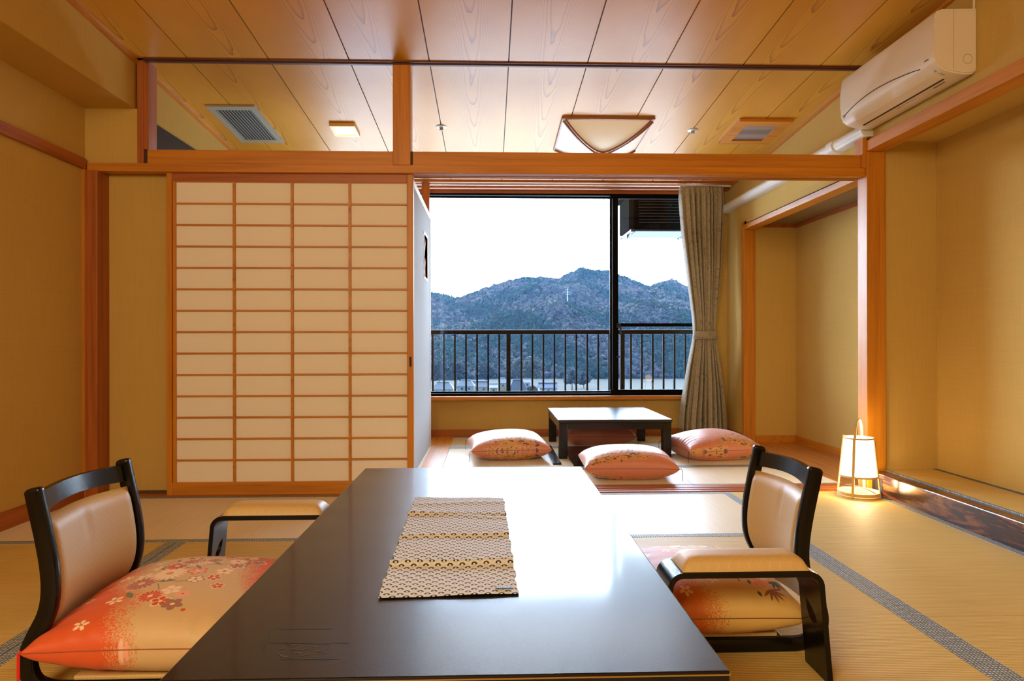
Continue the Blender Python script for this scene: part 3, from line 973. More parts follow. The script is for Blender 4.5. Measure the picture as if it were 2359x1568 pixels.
def vgrid(name, X, Y, Z, col, m, parent=None, both=None, smooth=True):
    """a grid of vertices with a colour per vertex; several sheets may be joined"""
    sheets = both or [(X, Y, Z, col)]
    V, Fc, Cc, off = [], [], [], 0
    for X, Y, Z, col in sheets:
        a, b = X.shape
        V.append(np.stack([X, Y, Z], -1).reshape(-1, 3))
        Cc.append(col.reshape(-1, 3))
        i, j = np.meshgrid(np.arange(a - 1), np.arange(b - 1), indexing='ij')
        q = (i * b + j).ravel() + off
        Fc.append(np.stack([q, q + b, q + b + 1, q + 1], -1))
        off += a * b
    V, Fc, Cc = np.concatenate(V), np.concatenate(Fc), np.concatenate(Cc)
    me = bpy.data.meshes.new(name)
    me.vertices.add(len(V))
    me.vertices.foreach_set('co', V.astype(np.float32).ravel())
    me.loops.add(Fc.size)
    me.loops.foreach_set('vertex_index', Fc.astype(np.int32).ravel())
    me.polygons.add(len(Fc))
    me.polygons.foreach_set('loop_start', np.arange(0, Fc.size, 4, dtype=np.int32))
    at = me.color_attributes.new('Col', 'FLOAT_COLOR', 'POINT')
    at.data.foreach_set('color', np.concatenate([Cc, np.ones((len(Cc), 1))], 1).astype(np.float32).ravel())
    me.update(calc_edges=True)
    me.validate()
    if smooth:
        me.shade_smooth()
    me.materials.append(m)
    o = bpy.data.objects.new(name, me)
    C.objects.link(o)
    if parent is not None:
        o.parent = parent
    return o

# ------------------------------------------------------------------ table runner
def runner():
    org = (-0.095, 1.89, TZ)
    t = thing('table_runner', 'patterned cotton runner with small black arcs lying on the long table', 'table runner', org)
    t['_org'] = [0, 0, 0]
    na, nb = 300, 760
    s = np.linspace(0, 1, na)[:, None] * np.ones((1, nb))
    r = np.linspace(0, 1, nb)[None, :] * np.ones((na, 1))
    xl = -0.234 + (-0.254 + 0.234) * r
    xr = 0.060 + (0.047 - 0.060) * r
    yn = 1.434 + 0.014 * s
    yf = 2.343 - 0.012 * s
    X, Y = xl + (xr - xl) * s, yn + (yf - yn) * r
    X += 0.0015 * np.sin(r * 50) + 0.0015 * np.sin(r * 90 + 1)
    Z = np.full_like(X, 0.0022)
    # folded creases standing up across the cloth, and slight waves
    for yc, a, wd, tilt in ((1.650, 0.010, 0.017, 0.0), (1.885, 0.007, 0.014, 0.02), (2.11, 0.006, 0.014, -0.03), (2.07, 0.004, 0.02, -0.22), (2.26, 0.003, 0.02, 0.05)):
        Z += a * np.exp(-((Y - yc - tilt * X) / wd) ** 2)
    Z += 0.0010 * (1 + np.sin(Y * 23 + X * 9)) + 0.0008 * (1 + np.sin(X * 31 - Y * 7))
    base = np.array([0.56, 0.57, 0.56])
    col = np.ones((na, nb, 3)) * base
    ru, rv = s * 0.298 / 0.0290, r * 0.905 / 0.0275
    def dots(du, dv, col):
        u, v = ru + du, rv + dv
        cu, cv = u - np.floor(u) - .5, v - np.floor(v) - .5
        d = np.hypot(cu * 1.0, cv * 1.0)
        ring = (d > 0.10) & (d < 0.235) & (cv > -0.09)
        wh = ((d > 0.30) & (d < 0.345)) | ((d > 0.42) & (d < 0.46)) | (d < 0.10)
        col[wh] = (0.80, 0.82, 0.82)
        col[ring] = (0.016, 0.012, 0.012)
    dots(0, 0, col)
    dots(0.5, 0.5, col)
    # hem lines
    o = vgrid('cloth', X - org[0], Y - org[1], Z, col, runner_m, t)
    md = o.modifiers.new('thickness', 'SOLIDIFY')
    md.thickness = 0.0015
    bm = B((0.012 - org[0], 0.046 - org[0], 1.468 - org[1], 1.480 - org[1], 0.0066, 0.0078))
    tg = obj('sewn_label', bm, plain('dark_label', (0.05, 0.045, 0.045), 0.6), t, world=False)
    bm = bmesh.new()
    for k in range(7):
        box(bm, 0.016 - org[0] + k * 0.004, 0.0185 - org[0] + k * 0.004, 1.472 - org[1], 1.4765 - org[1] - 0.001 * (k % 2), 0.0078, 0.0082)
    obj('stitched_mark', bm, white_paint, tg, world=False)
runner()

# ================================================================== CUSHIONS
def srgb(r, g, b):
    f = lambda c: (c / 255 / 12.92) if c <= 10 else ((c / 255 + 0.055) / 1.055) ** 2.4
    return np.array([f(r), f(g), f(b)])
def flower(col, S, T, cs, ct, R, n, fill, edge=None, core=None, rot=0.0, asp=1.0, k=0.35):
    dx, dy = (S - cs), (T - ct) * asp
    r = np.hypot(dx, dy)
    a = np.arctan2(dy, dx) + rot
    lim = R * (1 - k + k * np.abs(np.cos(a * n / 2)))
    m = r < lim
    col[m] = fill
    if edge is not None:
        m2 = m & (r > lim - R * 0.15)
        col[m2] = edge
        m3 = m & (np.abs(np.sin(a * n / 2)) > 0.97) & (r > R * 0.25)
        col[m3] = edge
    if core is not None:
        col[r < R * 0.2] = core
def sakura(col, S, T, cs, ct, R, c, rot):
    dx, dy = S - cs, T - ct
    for k in range(5):
        a = rot + 2 * PI * k / 5
        ux, uy = math.cos(a), math.sin(a)
        p = dx * ux + dy * uy
        q = -dx * uy + dy * ux
        m = ((p - 0.6 * R) / (0.42 * R)) ** 2 + (q / (0.24 * R)) ** 2 < 1
        notch = (p > 0.85 * R) & (np.abs(q) < 0.05 * R)
        col[m & ~notch] = c
def leaf(col, S, T, cs, ct, L, W, a, c):
    dx, dy = S - cs, T - ct
    p = dx * math.cos(a) + dy * math.sin(a)
    q = -dx * math.sin(a) + dy * math.cos(a)
    w_ = W * (1 - (2 * p / L - 1) ** 2)
    col[(p > 0) & (p < L) & (np.abs(q) < w_)] = c
def stem(col, S, T, pts, wd, c):
    for (a, b) in zip(pts[:-1], pts[1:]):
        d = np.array(b) - np.array(a)
        l2 = (d ** 2).sum()
        t = np.clip(((S - a[0]) * d[0] + (T - a[1]) * d[1]) / l2, 0, 1)
        m = np.hypot(S - a[0] - t * d[0], T - a[1] - t * d[1]) < wd
        col[m] = c

def pillow(name, label, center, hx, hy, rot, z0, ztop, zseam, paint_fn, m, seed=0, N=240, group=None, tassels=(), tcol=None, tlen=0.06, cat='cushion', pinch=0.10, seamcol=None, pw=0.40, wr=1.0):
    rs = np.random.RandomState(seed)
    t = thing(name, label, cat, center, group, rz=rot)
    s1 = np.linspace(-1, 1, N)
    s1 = np.sign(s1) * (1 - (1 - np.abs(s1)) ** 1.35)
    S, T = np.meshgrid(s1, s1, indexing='ij')
    X = hx * S * (1 - pinch * (1 - T ** 2) * np.abs(S) ** 3)
    Y = hy * T * (1 - pinch * (1 - S ** 2) * np.abs(T) ** 3)
    hgt = np.clip((1 - S ** 2) * (1 - T ** 2), 0, 1) ** pw
    # puckers running in from the seams and soft dents
    wrk = np.zeros_like(S)
    for k in range(5):
        f1, p1 = rs.uniform(10, 46), rs.uniform(0, 6)
        wrk += np.sin(f1 * S + p1 + 2 * T) * np.exp(-((1 - np.abs(T)) / 0.16)) * rs.uniform(0.3, 1)
        wrk += np.sin(f1 * T + p1 * 2 - 2 * S) * np.exp(-((1 - np.abs(S)) / 0.16)) * rs.uniform(0.3, 1)
    wrk *= 0.0042 * hgt * wr
    soft = 0.006 * hgt * (np.sin(S * 2.7 + seed) + np.sin(T * 3.1 + 2 * seed)) * 0.7
    zs = zseam - z0
    Zt = zs + (ztop - zseam) * hgt + wrk + soft
    Zb = np.maximum(zs - (zs * 1.35) * hgt ** 0.9 - wrk * 0.5, 0.0)
    colT = paint_fn(S, T, rs)
    colB = paint_fn(S, -1 + (T + 1) * 0.5, np.random.RandomState(seed))
    vgrid('cover', X, Y, Zt, colT, m, t, both=[(X, Y, Zt, colT), (X, Y, Zb, colB)])
    # seam cord
    bm = bmesh.new()
    q = np.linspace(-1, 1, 40)
    ed = [(a, -1) for a in q[:-1]] + [(1, a) for a in q[:-1]] + [(-a, 1) for a in q[:-1]] + [(-1, -a) for a in q[:-1]]
    P = [(hx * a * (1 - pinch * (1 - b * b) * abs(a) ** 3), hy * b * (1 - pinch * (1 - a * a) * abs(b) ** 3), zs) for a, b in ed]
    tube(bm, P, 0.0016, 5, closed=True)
    obj('seam', bm, seamcol or thread_blk, t, world=False)
    for (a, b, dx, dy) in tassels:
        bm = bmesh.new()
        x, y = hx * a, hy * b
        tube(bm, smooth_pts([(x * 0.99, y * 0.99, zs), (x + dx * 0.5, y + dy * 0.5, zs + 0.004), (x + dx, y + dy, zs - 0.01), (x + dx * 1.02, y + dy * 1.02, max(0.004, zs - tlen))], 2), 0.0017 if tcol is None else 0.004, 5)
        obj('tassel', bm, tcol or thread_blk, t, world=False)
    return t

OG, BG = srgb(222, 96, 48), srgb(214, 184, 140)
def paint_left(S, T, rs):
    col = np.ones(S.shape + (3,)) * BG
    nz = rs.rand(*S.shape)
    # orange dyed ends that break up into a sprinkle of dots
    edge = -0.62 - np.where(T < 0, 0.40, 0.20) * T + 0.05 * np.sin(T * 9)
    pr = np.clip((edge + 0.14 - S) / 0.30, 0, 1)
    m = nz < pr
    col[m] = OG
    edge2 = 0.42 - 0.52 * T + 0.05 * np.sin(T * 7)
    pr2 = np.clip((S - edge2 + 0.10) / 0.25, 0, 1)
    col[nz < pr2] = OG
    W, P_, RDc, GRc, MV, GY = srgb(245, 225, 190), srgb(240, 175, 150), srgb(214, 84, 52), srgb(118, 128, 96), srgb(178, 112, 96), srgb(140, 132, 112)
    for (a, b, r, o) in ((-0.80, -0.42, .055, .2), (-0.66, -0.02, .055, .5), (-0.50, -0.55, .06, .9), (-0.46, -0.08, .075, .1), (-0.42, 0.14, .06, .6), (-0.62, -0.86, .05, .3), (-0.50, 0.35, .05, 0), (0.74, 0.25, .06, .3), (0.80, 0.6, .06, .7), (0.68, -0.05, .05, .1), (-0.78, 0.4, .05, .2), (-0.30, 0.5, .06, .5)):
        sakura(col, S, T, a, b, r * 1.25, W, o)
    S, T = (S + 0.24) * 1.12, (T + 0.50) * 1.08
    stem(col, S, T, [(-0.15, 0.42), (0.0, 0.2), (0.10, 0.0), (0.08, -0.12)], 0.005, GRc)
    stem(col, S, T, [(-0.15, 0.35), (0.15, 0.28), (0.42, 0.36), (0.5, 0.52)], 0.006, GRc)
    stem(col, S, T, [(0.0, 0.5), (0.25, 0.75), (0.5, 0.8)], 0.005, GY)
    for (a, b, l, w_, g) in ((-0.30, 0.30, .22, .035, 0.3), (-0.32, 0.22, .20, .035, -0.4), (-0.08, 0.30, .2, .03, 0.1), (-0.25, 0.10, .18, .03, -0.9), (-0.02, 0.52, .2, .03, 0.8), (-0.15, 0.60, .18, .03, 1.6), (0.1, 0.16, .16, .03, -0.1)):
        leaf(col, S, T, a, b, l, w_, g, GRc)
    flower(col, S, T, -0.20, 0.28, .17, 16, MV, P_, srgb(230, 200, 150), 0.1)
    flower(col, S, T, -0.02, 0.50, .20, 18, W, P_, srgb(232, 150, 110), 0.3)
    flower(col, S, T, -0.04, 0.72, .13, 12, RDc, P_, W, 0.2)
    flower(col, S, T, 0.02, -0.02, .13, 14, RDc, P_, W, 0.0)
    flower(col, S, T, 0.17, 0.10, .11, 5, W, P_, srgb(240, 190, 160), 0.5)
    flower(col, S, T, 0.16, -0.12, .10, 5, RDc, W, W, 0.9)
    flower(col, S, T, 0.29, -0.17, .10, 5, MV, GY, W, 0.2)
    flower(col, S, T, 0.31, 0.02, .07, 5, P_, None, RDc, 0.2)
    flower(col, S, T, 0.24, 0.55, .10, 5, P_, RDc, W, 0.4)
    flower(col, S, T, 0.30, 0.34, .09, 5, W, MV, RDc, 0.1)
    flower(col, S, T, 0.46, 0.40, .08, 5, RDc, W, W, 0.1)
    flower(col, S, T, 0.50, 0.58, .10, 5, W, P_, RDc, 0.8)
    flower(col, S, T, 0.56, 0.22, .07, 5, RDc, W, W, 0.6)
    flower(col, S, T, 0.15, 0.82, .12, 12, P_, W, RDc, 0.6)
    flower(col, S, T, 0.00, -0.58, .065, 5, srgb(240, 200, 180), P_, RDc, 0.6)
    for k in range(26):
        x_, y_ = rs.uniform(-0.25, 0.75), rs.uniform(0.75, 1.45)
        c_ = (W, P_, RDc, MV, P_)[rs.randint(5)]
        flower(col, S, T, x_, y_, rs.uniform(.05, .12), rs.choice([5, 5, 12]), c_, W if c_ is not W else P_, RDc, rs.rand() * 3)
        leaf(col, S, T, x_ + rs.uniform(-.1, .1), y_ + rs.uniform(-.1, .1), .16, .02, rs.rand() * 6, GY)
    flower(col, S, T, 0.42, -0.25, .025, 5, RDc)
    flower(col, S, T, 0.05, -0.72, .03, 5, GY)
    return col
pillow('zabuton_cushion', 'large orange and beige floral cushion lying on the left chair', (-0.835, 2.0, 0.052), 0.315, 0.290, 0.0, 0.052, 0.236, 0.135, paint_left, cush_m, 3, N=420, group='floral cushions on the chairs',
       tassels=((-1, -1, -0.006, 0.004),), tcol=thread_red, tlen=0.085, seamcol=plain('dark_orange_cord', (0.35, 0.09, 0.03), 0.7), pinch=0.05, wr=1.5)

OB, GB = srgb(208, 104, 18), srgb(220, 178, 100)
def paint_right(S, T, rs):
    col = np.ones(S.shape + (3,)) * GB
    nz = rs.rand(*S.shape)
    edge = -0.20 + 0.12 * np.sin(T * 5 + 1) + 0.05 * np.sin(T * 13)
    pr = np.clip((edge + 0.20 - S) / 0.34, 0, 1)
    col[nz < pr] = OB
    W, PK, BR, DG, CR = srgb(240, 205, 140), srgb(238, 150, 88), srgb(150, 90, 40), srgb(70, 84, 50), srgb(250, 232, 190)
    for (a, b, r, o) in ((-0.55, -0.42, .07, .2), (-0.28, -0.40, .07, .5), (-0.40, -0.78, .07, .9), (-0.08, -0.22, .06, .1), (-0.02, -0.62, .06, .6), (-0.42, -0.08, .06, .3), (-0.7, -0.7, .06, 0), (-0.62, 0.3, .07, 0), (-0.3, 0.4, .07, 0)):
        sakura(col, S, T, a, b, r * 1.25, W, o)
    stem(col, S, T, [(0.14, 0.1), (0.22, -0.1), (0.27, -0.35), (0.30, -0.66)], 0.007, DG)
    S, T = S + 0.10, T + 0.14
    for (a, b) in ((0.86, -0.42), (0.74, -0.62)):
        for g in (-2.4, -1.9, -1.4, -0.9, -0.4, 0.3):
            leaf(col, S, T, a, b, .17, .018, g, DG if a > 0.8 else BR)
    for (a, b) in ((0.52, -0.48), (0.56, -0.66), (0.68, -0.12), (0.78, -0.2), (0.6, -0.02)):
        leaf(col, S, T, a, b, .08, .022, a * 9, DG)
    flower(col, S, T, 0.50, -0.12, .16, 18, srgb(190, 110, 50), W, W, 0.1)
    flower(col, S, T, 0.66, -0.50, .13, 5, PK, srgb(244, 176, 110), None, 0.1)
    flower(col, S, T, 0.70, -0.32, .14, 16, CR, W, srgb(210, 170, 90), 0.3)
    S, T = S - 0.10, T - 0.14
    # blossoms near the far edge
    MV, GY = srgb(176, 84, 84), srgb(130, 120, 110)
    for (a, b, r, c) in ((0.05, 0.72, .10, MV), (0.20, 0.80, .08, PK), (0.42, 0.70, .12, MV), (0.60, 0.78, .10, srgb(224, 110, 96)), (0.78, 0.74, .12, MV), (0.30, 0.60, .07, CR), (-0.1, 0.62, .08, CR), (0.9, 0.6, .08, PK)):
        flower(col, S, T, a, b, r, 8, c, CR, GY, a)
        leaf(col, S, T, a, b - .06, .12, .02, -1.0, GY)
    return col
pillow('zabuton_cushion', 'large amber and gold floral cushion lying on the right chair', (0.662, 2.165, 0.050), 0.240, 0.275, 0.0, 0.050, 0.212, 0.118, paint_right, cush_m, 5, N=420, group='floral cushions on the chairs',
       seamcol=plain('brown_cord', (0.25, 0.10, 0.03), 0.7), pinch=0.03)

def paint_pink(gold_zone):
    def f(S, T, rs):
        col = np.ones(S.shape + (3,)) * srgb(216, 134, 104)
        G1, G2, DK, PK = srgb(214, 150, 78), srgb(226, 176, 110), srgb(96, 62, 66), srgb(226, 140, 116)
        T = np.sign(T) * (1 - (1 - np.abs(T)) ** 0.55)
        S = np.sign(S) * (1 - (1 - np.abs(S)) ** 0.75)
        for _ in range(210):
            a, b = gold_zone(rs)
            r = rs.uniform(.035, .085)
            k = rs.rand()
            if k < .42:
                flower(col, S, T, a, b, r, 8, G1 if rs.rand() < .6 else PK, G2, DK, rs.rand() * 3)
            elif k < .8:
                leaf(col, S, T, a, b, r * 2.0, r * .24, rs.rand() * 6, G2 if rs.rand() < .5 else DK)
            else:
                flower(col, S, T, a, b, r * .5, 5, DK)
        return col
    return f
G4 = 'pink brocade cushions around the low table'
CT = [(-1, -1, -0.012, -0.004), (1, -1, 0.018, 0.0), (-1, 1, -0.012, 0.004), (1, 1, 0.012, 0.0)]
pk = dict(m=pink_m, N=230, group=G4, tassels=CT, tlen=0.075, seamcol=plain('rose_cord', (0.30, 0.08, 0.05), 0.6), pinch=0.06)
pillow('zabuton_cushion', 'pink cushion with gold band of flowers in front of the low table', (0.915, 4.555, 0.002), 0.300, 0.262, math.radians(-3), 0.002, 0.205, 0.085,
       paint_pink(lambda rs: (lambda a: (a, -0.90 + 0.17 * (a + 1) + 0.30 * rs.rand()))(rs.uniform(-0.95, 0.35))), seed=11, **pk)
pillow('zabuton_cushion', 'pink cushion with scattered flowers left of the low table', (0.140, 5.330, 0.002), 0.300, 0.285, math.radians(5), 0.002, 0.205, 0.085,
       paint_pink(lambda rs: (rs.normal(0.2, 0.24), rs.normal(-0.64, 0.14)) if rs.rand() < .75 else (rs.normal(-.15, .25), rs.uniform(-1, -0.86))), seed=12, **pk)
pillow('zabuton_cushion', 'pink cushion with flowered right side, right of the low table', (1.715, 5.240, 0.002), 0.300, 0.275, math.radians(8), 0.002, 0.205, 0.085,
       paint_pink(lambda rs: (rs.normal(0.45, 0.22), rs.normal(-0.60, 0.15)) if rs.rand() < .7 else (rs.uniform(-.9, 0), rs.uniform(-1, -0.9))), seed=13, **pk)
pillow('zabuton_cushion', 'shaded plum cushion behind the low table, seen between its legs', (0.950, 5.985, 0.002), 0.300, 0.235, math.radians(-2), 0.002, 0.200, 0.085,
       paint_pink(lambda rs: (rs.normal(0, .4), rs.normal(0.3, .3))), seed=14, **pk)

# ================================================================== LOW TABLE IN THE FAR ROOM
lt_ = thing('low_table', 'small square black table by the window with mirror bright top', 'table', (0.955, 5.64, 0.0))
obj('tabletop', B((0.522, 1.394, 5.165, 6.112, 0.273, 0.297), bev=0.003), plain('polished_black_top', (0.010, 0.009, 0.009), 0.30), lt_)
obj('apron', B((0.530, 1.386, 5.172, 5.200, 0.222, 0.273), (0.530, 1.386, 6.075, 6.100, 0.222, 0.273), (0.530, 0.556, 5.2, 6.075, 0.222, 0.273), (1.36, 1.386, 5.2, 6.075, 0.222, 0.273)), lacq, lt_)
for x in (0.527, 1.322):
    for y, zz in ((5.170, 0.0), (6.043, 0.0)):
        obj('leg', B((x, x + 0.066, y, y + 0.062, zz + 0.0015, 0.273), bev=0.003), lacq, lt_)
brd = obj('floor_board', B((0.600, 1.315, 4.86, 5.10, 0.0015, 0.012), (0.46, 0.52, 4.93, 5.77, 0.0015, 0.012), (0.60, 1.315, 5.10, 5.70, 0.0015, 0.012), bev=0.001), lacq)
tag(brd, 'flat black lacquer board lying on the mats below the low table', 'floor board')

# ================================================================== FLOOR CHAIRS
def chair(name, label, side, xb, y0, y1, group):
    """side +1: sitter faces +X.  xb: X of the top of the back, y0/y1: near/far stile centres"""
    root = thing(name, label, 'floor chair', (xb + side * 0.25, (y0 + y1) / 2, 0), group)
    prof = [(0.000, 0.520), (0.006, 0.490), (0.026, 0.400), (0.038, 0.330), (0.042, 0.270), (0.034, 0.215), (0.008, 0.165), (-0.014, 0.120), (-0.018, 0.075), (0.000, 0.035), (0.040, 0.021), (0.10, 0.020), (0.20, 0.020), (0.50, 0.020)]
    P2 = smooth_pts([(a, 0, b) for a, b in prof], 2)
    hw, ht = 0.0125, 0.0205
    for y in (y0, y1):
        bm = bmesh.new()
        pts = [(xb + side * p.x, y, p.z) for p in P2]
        pr2 = []
        for sx, sy in ((1, 1), (-1, 1), (-1, -1), (1, -1)):
            for ang in (0, 45, 90):
                a = math.radians(ang + {(1, 1): 0, (-1, 1): 90, (-1, -1): 180, (1, -1): 270}[(sx, sy)])
                pr2.append((sx * (hw - 0.005) + 0.005 * math.cos(a), sy * (ht - 0.005) + 0.005 * math.sin(a)))
        # sweep in the X-Z plane, width along Y
        rings = []
        for i, p in enumerate(pts):
            p = Vector(p)
            d_ = Vector(pts[min(i + 1, len(pts) - 1)]) - Vector(pts[max(i - 1, 0)])
            d_.normalize()
            nrm = Vector((-d_.z, 0, d_.x))
            k = 1.0 if p.z > 0.10 or side * (p.x - xb) < 0.03 else 0.95
            if i == 0:
                for dz, ks in ((0.0105, 0.45), (0.0085, 0.78), (0.0045, 0.95)):
                    rings.append([bm.verts.new(p + Vector((0, 0, dz)) + Vector((0, 1, 0)) * a * ks + nrm * b * ks) for a, b in pr2])
            rings.append([bm.verts.new(p + Vector((0, 1, 0)) * a + nrm * b * k) for a, b in pr2])
        n = len(pr2)
        for r0, r1 in zip(rings[:-1], rings[1:]):
            for j in range(n):
                bm.faces.new((r0[j], r0[(j + 1) % n], r1[(j + 1) % n], r1[j]))
        bm.faces.new(rings[0]); bm.faces.new(rings[-1][::-1])
        obj('side_frame', bm, lacq_w, root, smooth=True)
    # top rail, bowed towards the back
    bm = bmesh.new()
    n = 24
    sec = []
    for i in range(n + 1):
        t = i / n
        y = y0 + hw * 0.8 + (y1 - y0 - hw * 1.6) * t
        bow = 0.030 * math.sin(PI * t)
        ring = []
        for z, off in ((0.513, -0.010), (0.513, 0.006), (0.462, 0.016), (0.462, 0.000)):
            zz = z + (0.004 * math.sin(PI * t) if z > 0.5 else 0.010 * math.sin(PI * t))
            ring.append(bm.verts.new((xb + side * (off - bow), y, zz)))
        sec.append(ring)
    for a, b in zip(sec[:-1], sec[1:]):
        for j in range(4):
            bm.faces.new((a[j], a[(j + 1) % 4], b[(j + 1) % 4], b[j]))
    bm.faces.new(sec[0]); bm.faces.new(sec[-1][::-1])
    obj('top_rail', bm, lacq_w, root, smooth=True)
    # upholstered back
    def fx(z):
        zs_ = [p.z for p in P2 if p.z > 0.06]
        xs_ = [p.x for p in P2 if p.z > 0.06]
        return float(np.interp(z, zs_[::-1], xs_[::-1]))
    ny, nz = 30, 34
    bm = bmesh.new()
    uvl = {}
    def sheet(off, th_):
        rows = []
        for i in range(ny + 1):
            t = i / ny
            y = y0 + hw + (y1 - y0 - 2 * hw) * t
            bow = 0.026 * math.sin(PI * t)
            row = []
            for j in range(nz + 1):
                u = j / nz
                z = 0.085 + (0.446 - 0.085) * u
                e_ = min(1, 12 * u, 14 * (1 - u)) ** 0.5 * min(1, 16 * t, 16 * (1 - t)) ** 0.5
                dent = -0.004 * math.exp(-((t - 0.45) / 0.03) ** 2) * math.exp(-((u - 0.85) / 0.15) ** 2)
                row.append(bm.verts.new((xb + side * (fx(z) - bow + off + (th_ + dent) * e_), y, z + 0.004 * math.sin(PI * t) * u)))
            rows.append(row)
        return rows
    A, Bk = sheet(0.002, 0.018), sheet(-0.004, -0.010)
    for rws in (A, Bk):
        for i in range(ny):
            for j in range(nz):
                bm.faces.new((rws[i][j], rws[i + 1][j], rws[i + 1][j + 1], rws[i][j + 1]))
    for i in range(ny):
        for j in (0, nz):
            bm.faces.new((A[i][j], A[i + 1][j], Bk[i + 1][j], Bk[i][j]))
    for j in range(nz):
        for i in (0, ny):
            bm.faces.new((A[i][j], A[i][j + 1], Bk[i][j + 1], Bk[i][j]))
    obj('back_pad', bm, gold_m, root, smooth=True, uvproj=lambda c: (c.y, c.z))
    # seat : frame board and padded top
    sx = sorted((xb + side * 0.09, xb + side * 0.50))
    obj('seat_frame', B((sx[0], sx[1], y0 + hw, y1 - hw, 0.0045, 0.036), bev=0.003), lacq_w, root)
    obj('seat_pad', B((sx[0] + 0.004, sx[1] - 0.02, y0 + 0.001, y1 - 0.001, 0.040, 0.052), bev=0.004), gold_m, root, uvproj=lambda c: (c.x, c.y))
    return root
GC = 'low floor chairs at the long table'
chair('floor_chair', 'black bentwood floor chair with gold back pad at the left of the table', 1, -1.150, 1.765, 2.185, GC)
chair('floor_chair', 'black bentwood floor chair with pale back pad at the right of the table', -1, 0.945, 1.955, 2.365, GC)

def armrest(label, side, xa, xb, y0, y1):
    """bentwood arm stand, xa/xb: outer left and right at the top; side: which end has the cut-out facing the view"""
    root = thing('armrest_stand', label, 'armrest', ((xa + xb) / 2, (y0 + y1) / 2, 0), 'separate armrests beside the chairs')
    T, tk, r = 0.295, 0.0145, 0.042
    def outer(off):
        P = []
        P.append((xa - 0.022 + off, 0.001))
        P.append((xa - 0.010 + off, 0.14))
        for k in range(9):
            a = PI - (PI / 2) * k / 8
            rr = r - off
            P.append((xa + r + rr * math.cos(a), T - r + rr * math.sin(a)))
        for k in range(9):
            a = PI / 2 - (PI / 2) * k / 8
            rr = r - off
            P.append((xb - r + rr * math.cos(a), T - r + rr * math.sin(a)))
        P.append((xb + 0.010 - off, 0.14))
        P.append((xb + 0.022 - off, 0.001))
        return P
    O, I = outer(0), outer(tk)
    bm = bmesh.new()
    # lengthwise pieces; legs are split around the teardrop cut-out
    def quadstrip(O, I, ya, yb):
        Vs = [[bm.verts.new((p[0], y, p[1])) for p in L] for L in (O, I) for y in (ya, yb)]
        Oa, Ob, Ia, Ib = Vs
        for k in range(len(O) - 1):
            bm.faces.new((Oa[k], Oa[k + 1], Ob[k + 1], Ob[k]))
            bm.faces.new((Ia[k], Ia[k + 1], Ib[k + 1], Ib[k]))
            bm.faces.new((Oa[k], Oa[k + 1], Ia[k + 1], Ia[k]))
            bm.faces.new((Ob[k], Ob[k + 1], Ib[k + 1], Ib[k]))
        for k in (0, -1):
            bm.faces.new((Oa[k], Ob[k], Ib[k], Ia[k]))
    quadstrip(O, I, y0, y1)
    me_o = obj('frame', bm, lacq_w, root, smooth=True)
    # cut the hand hole through both legs with a boolean cutter, then drop the cutter
    cb = bmesh.new()
    yc = (y0 + y1) / 2
    hA, hB = Vector((yc - 0.034, 0.135)), Vector((yc + 0.027, 0.194))
    hd = (hB - hA).normalized(); hn = Vector((-hd.y, hd.x))
    hole = []
    for k in range(9):
        u = k / 8
        hole.append(tuple(hA + (hB - hA) * u + hn * 0.014 * math.sin(PI * u) ** 0.7))
    for k in range(7, 0, -1):
        u = k / 8
        hole.append(tuple(hA + (hB - hA) * u - hn * 0.023 * math.sin(PI * u) ** 0.8))
    prism(cb, hole, 0, xa - 0.1, xb + 0.1)
    cut = obj('cutter', cb, dark_m)
    cut.location = -Vector(root['_org'])
    md = me_o.modifiers.new('hole', 'BOOLEAN')
    md.object = cut
    md.solver = 'EXACT'
    dg = bpy.context.evaluated_depsgraph_get()
    cut.location = (0, 0, 0)
    dg.update()
    ev = me_o.evaluated_get(dg)
    nm = bpy.data.meshes.new_from_object(ev)
    me_o.modifiers.clear()
    me_o.data = nm
    bpy.data.objects.remove(cut)
    # pad
    bm = bmesh.new()
    px0, px1, py0, py1 = xa + 0.040, xb - 0.035, y0 + 0.004, y1 - 0.004
    nx, ny = 40, 16
    gr = []
    for i in range(nx + 1):
        row = []
        for j in range(ny + 1):
            u, v_ = 2 * i / nx - 1, 2 * j / ny - 1
            h = (max(0, 1 - u ** 14) ** 0.5) * (max(0, 1 - v_ ** 4) ** 0.5)
            kx = 1 - 0.0 * h
            row.append(bm.verts.new(((px0 + px1) / 2 + u * (px1 - px0) / 2 * (1 - 0.04 * h), (py0 + py1) / 2 + v_ * (py1 - py0) / 2, T + 0.001 + 0.034 * h)))
        gr.append(row)
    for i in range(nx):
        for j in range(ny):
            bm.faces.new((gr[i][j], gr[i + 1][j], gr[i + 1][j + 1], gr[i][j + 1]))
    obj('arm_pad', bm, gold_m, root, smooth=True, uvproj=lambda c: (c.x * 0.8, c.y * 0.8))
    return root
armrest('black bentwood armrest with gold pad standing in front of the right chair', 1, 0.462, 0.876, 1.757, 1.885)
armrest('black bentwood armrest with beige pad standing beyond the left chair by the table', -1, -0.964, -0.545, 2.385, 2.513)

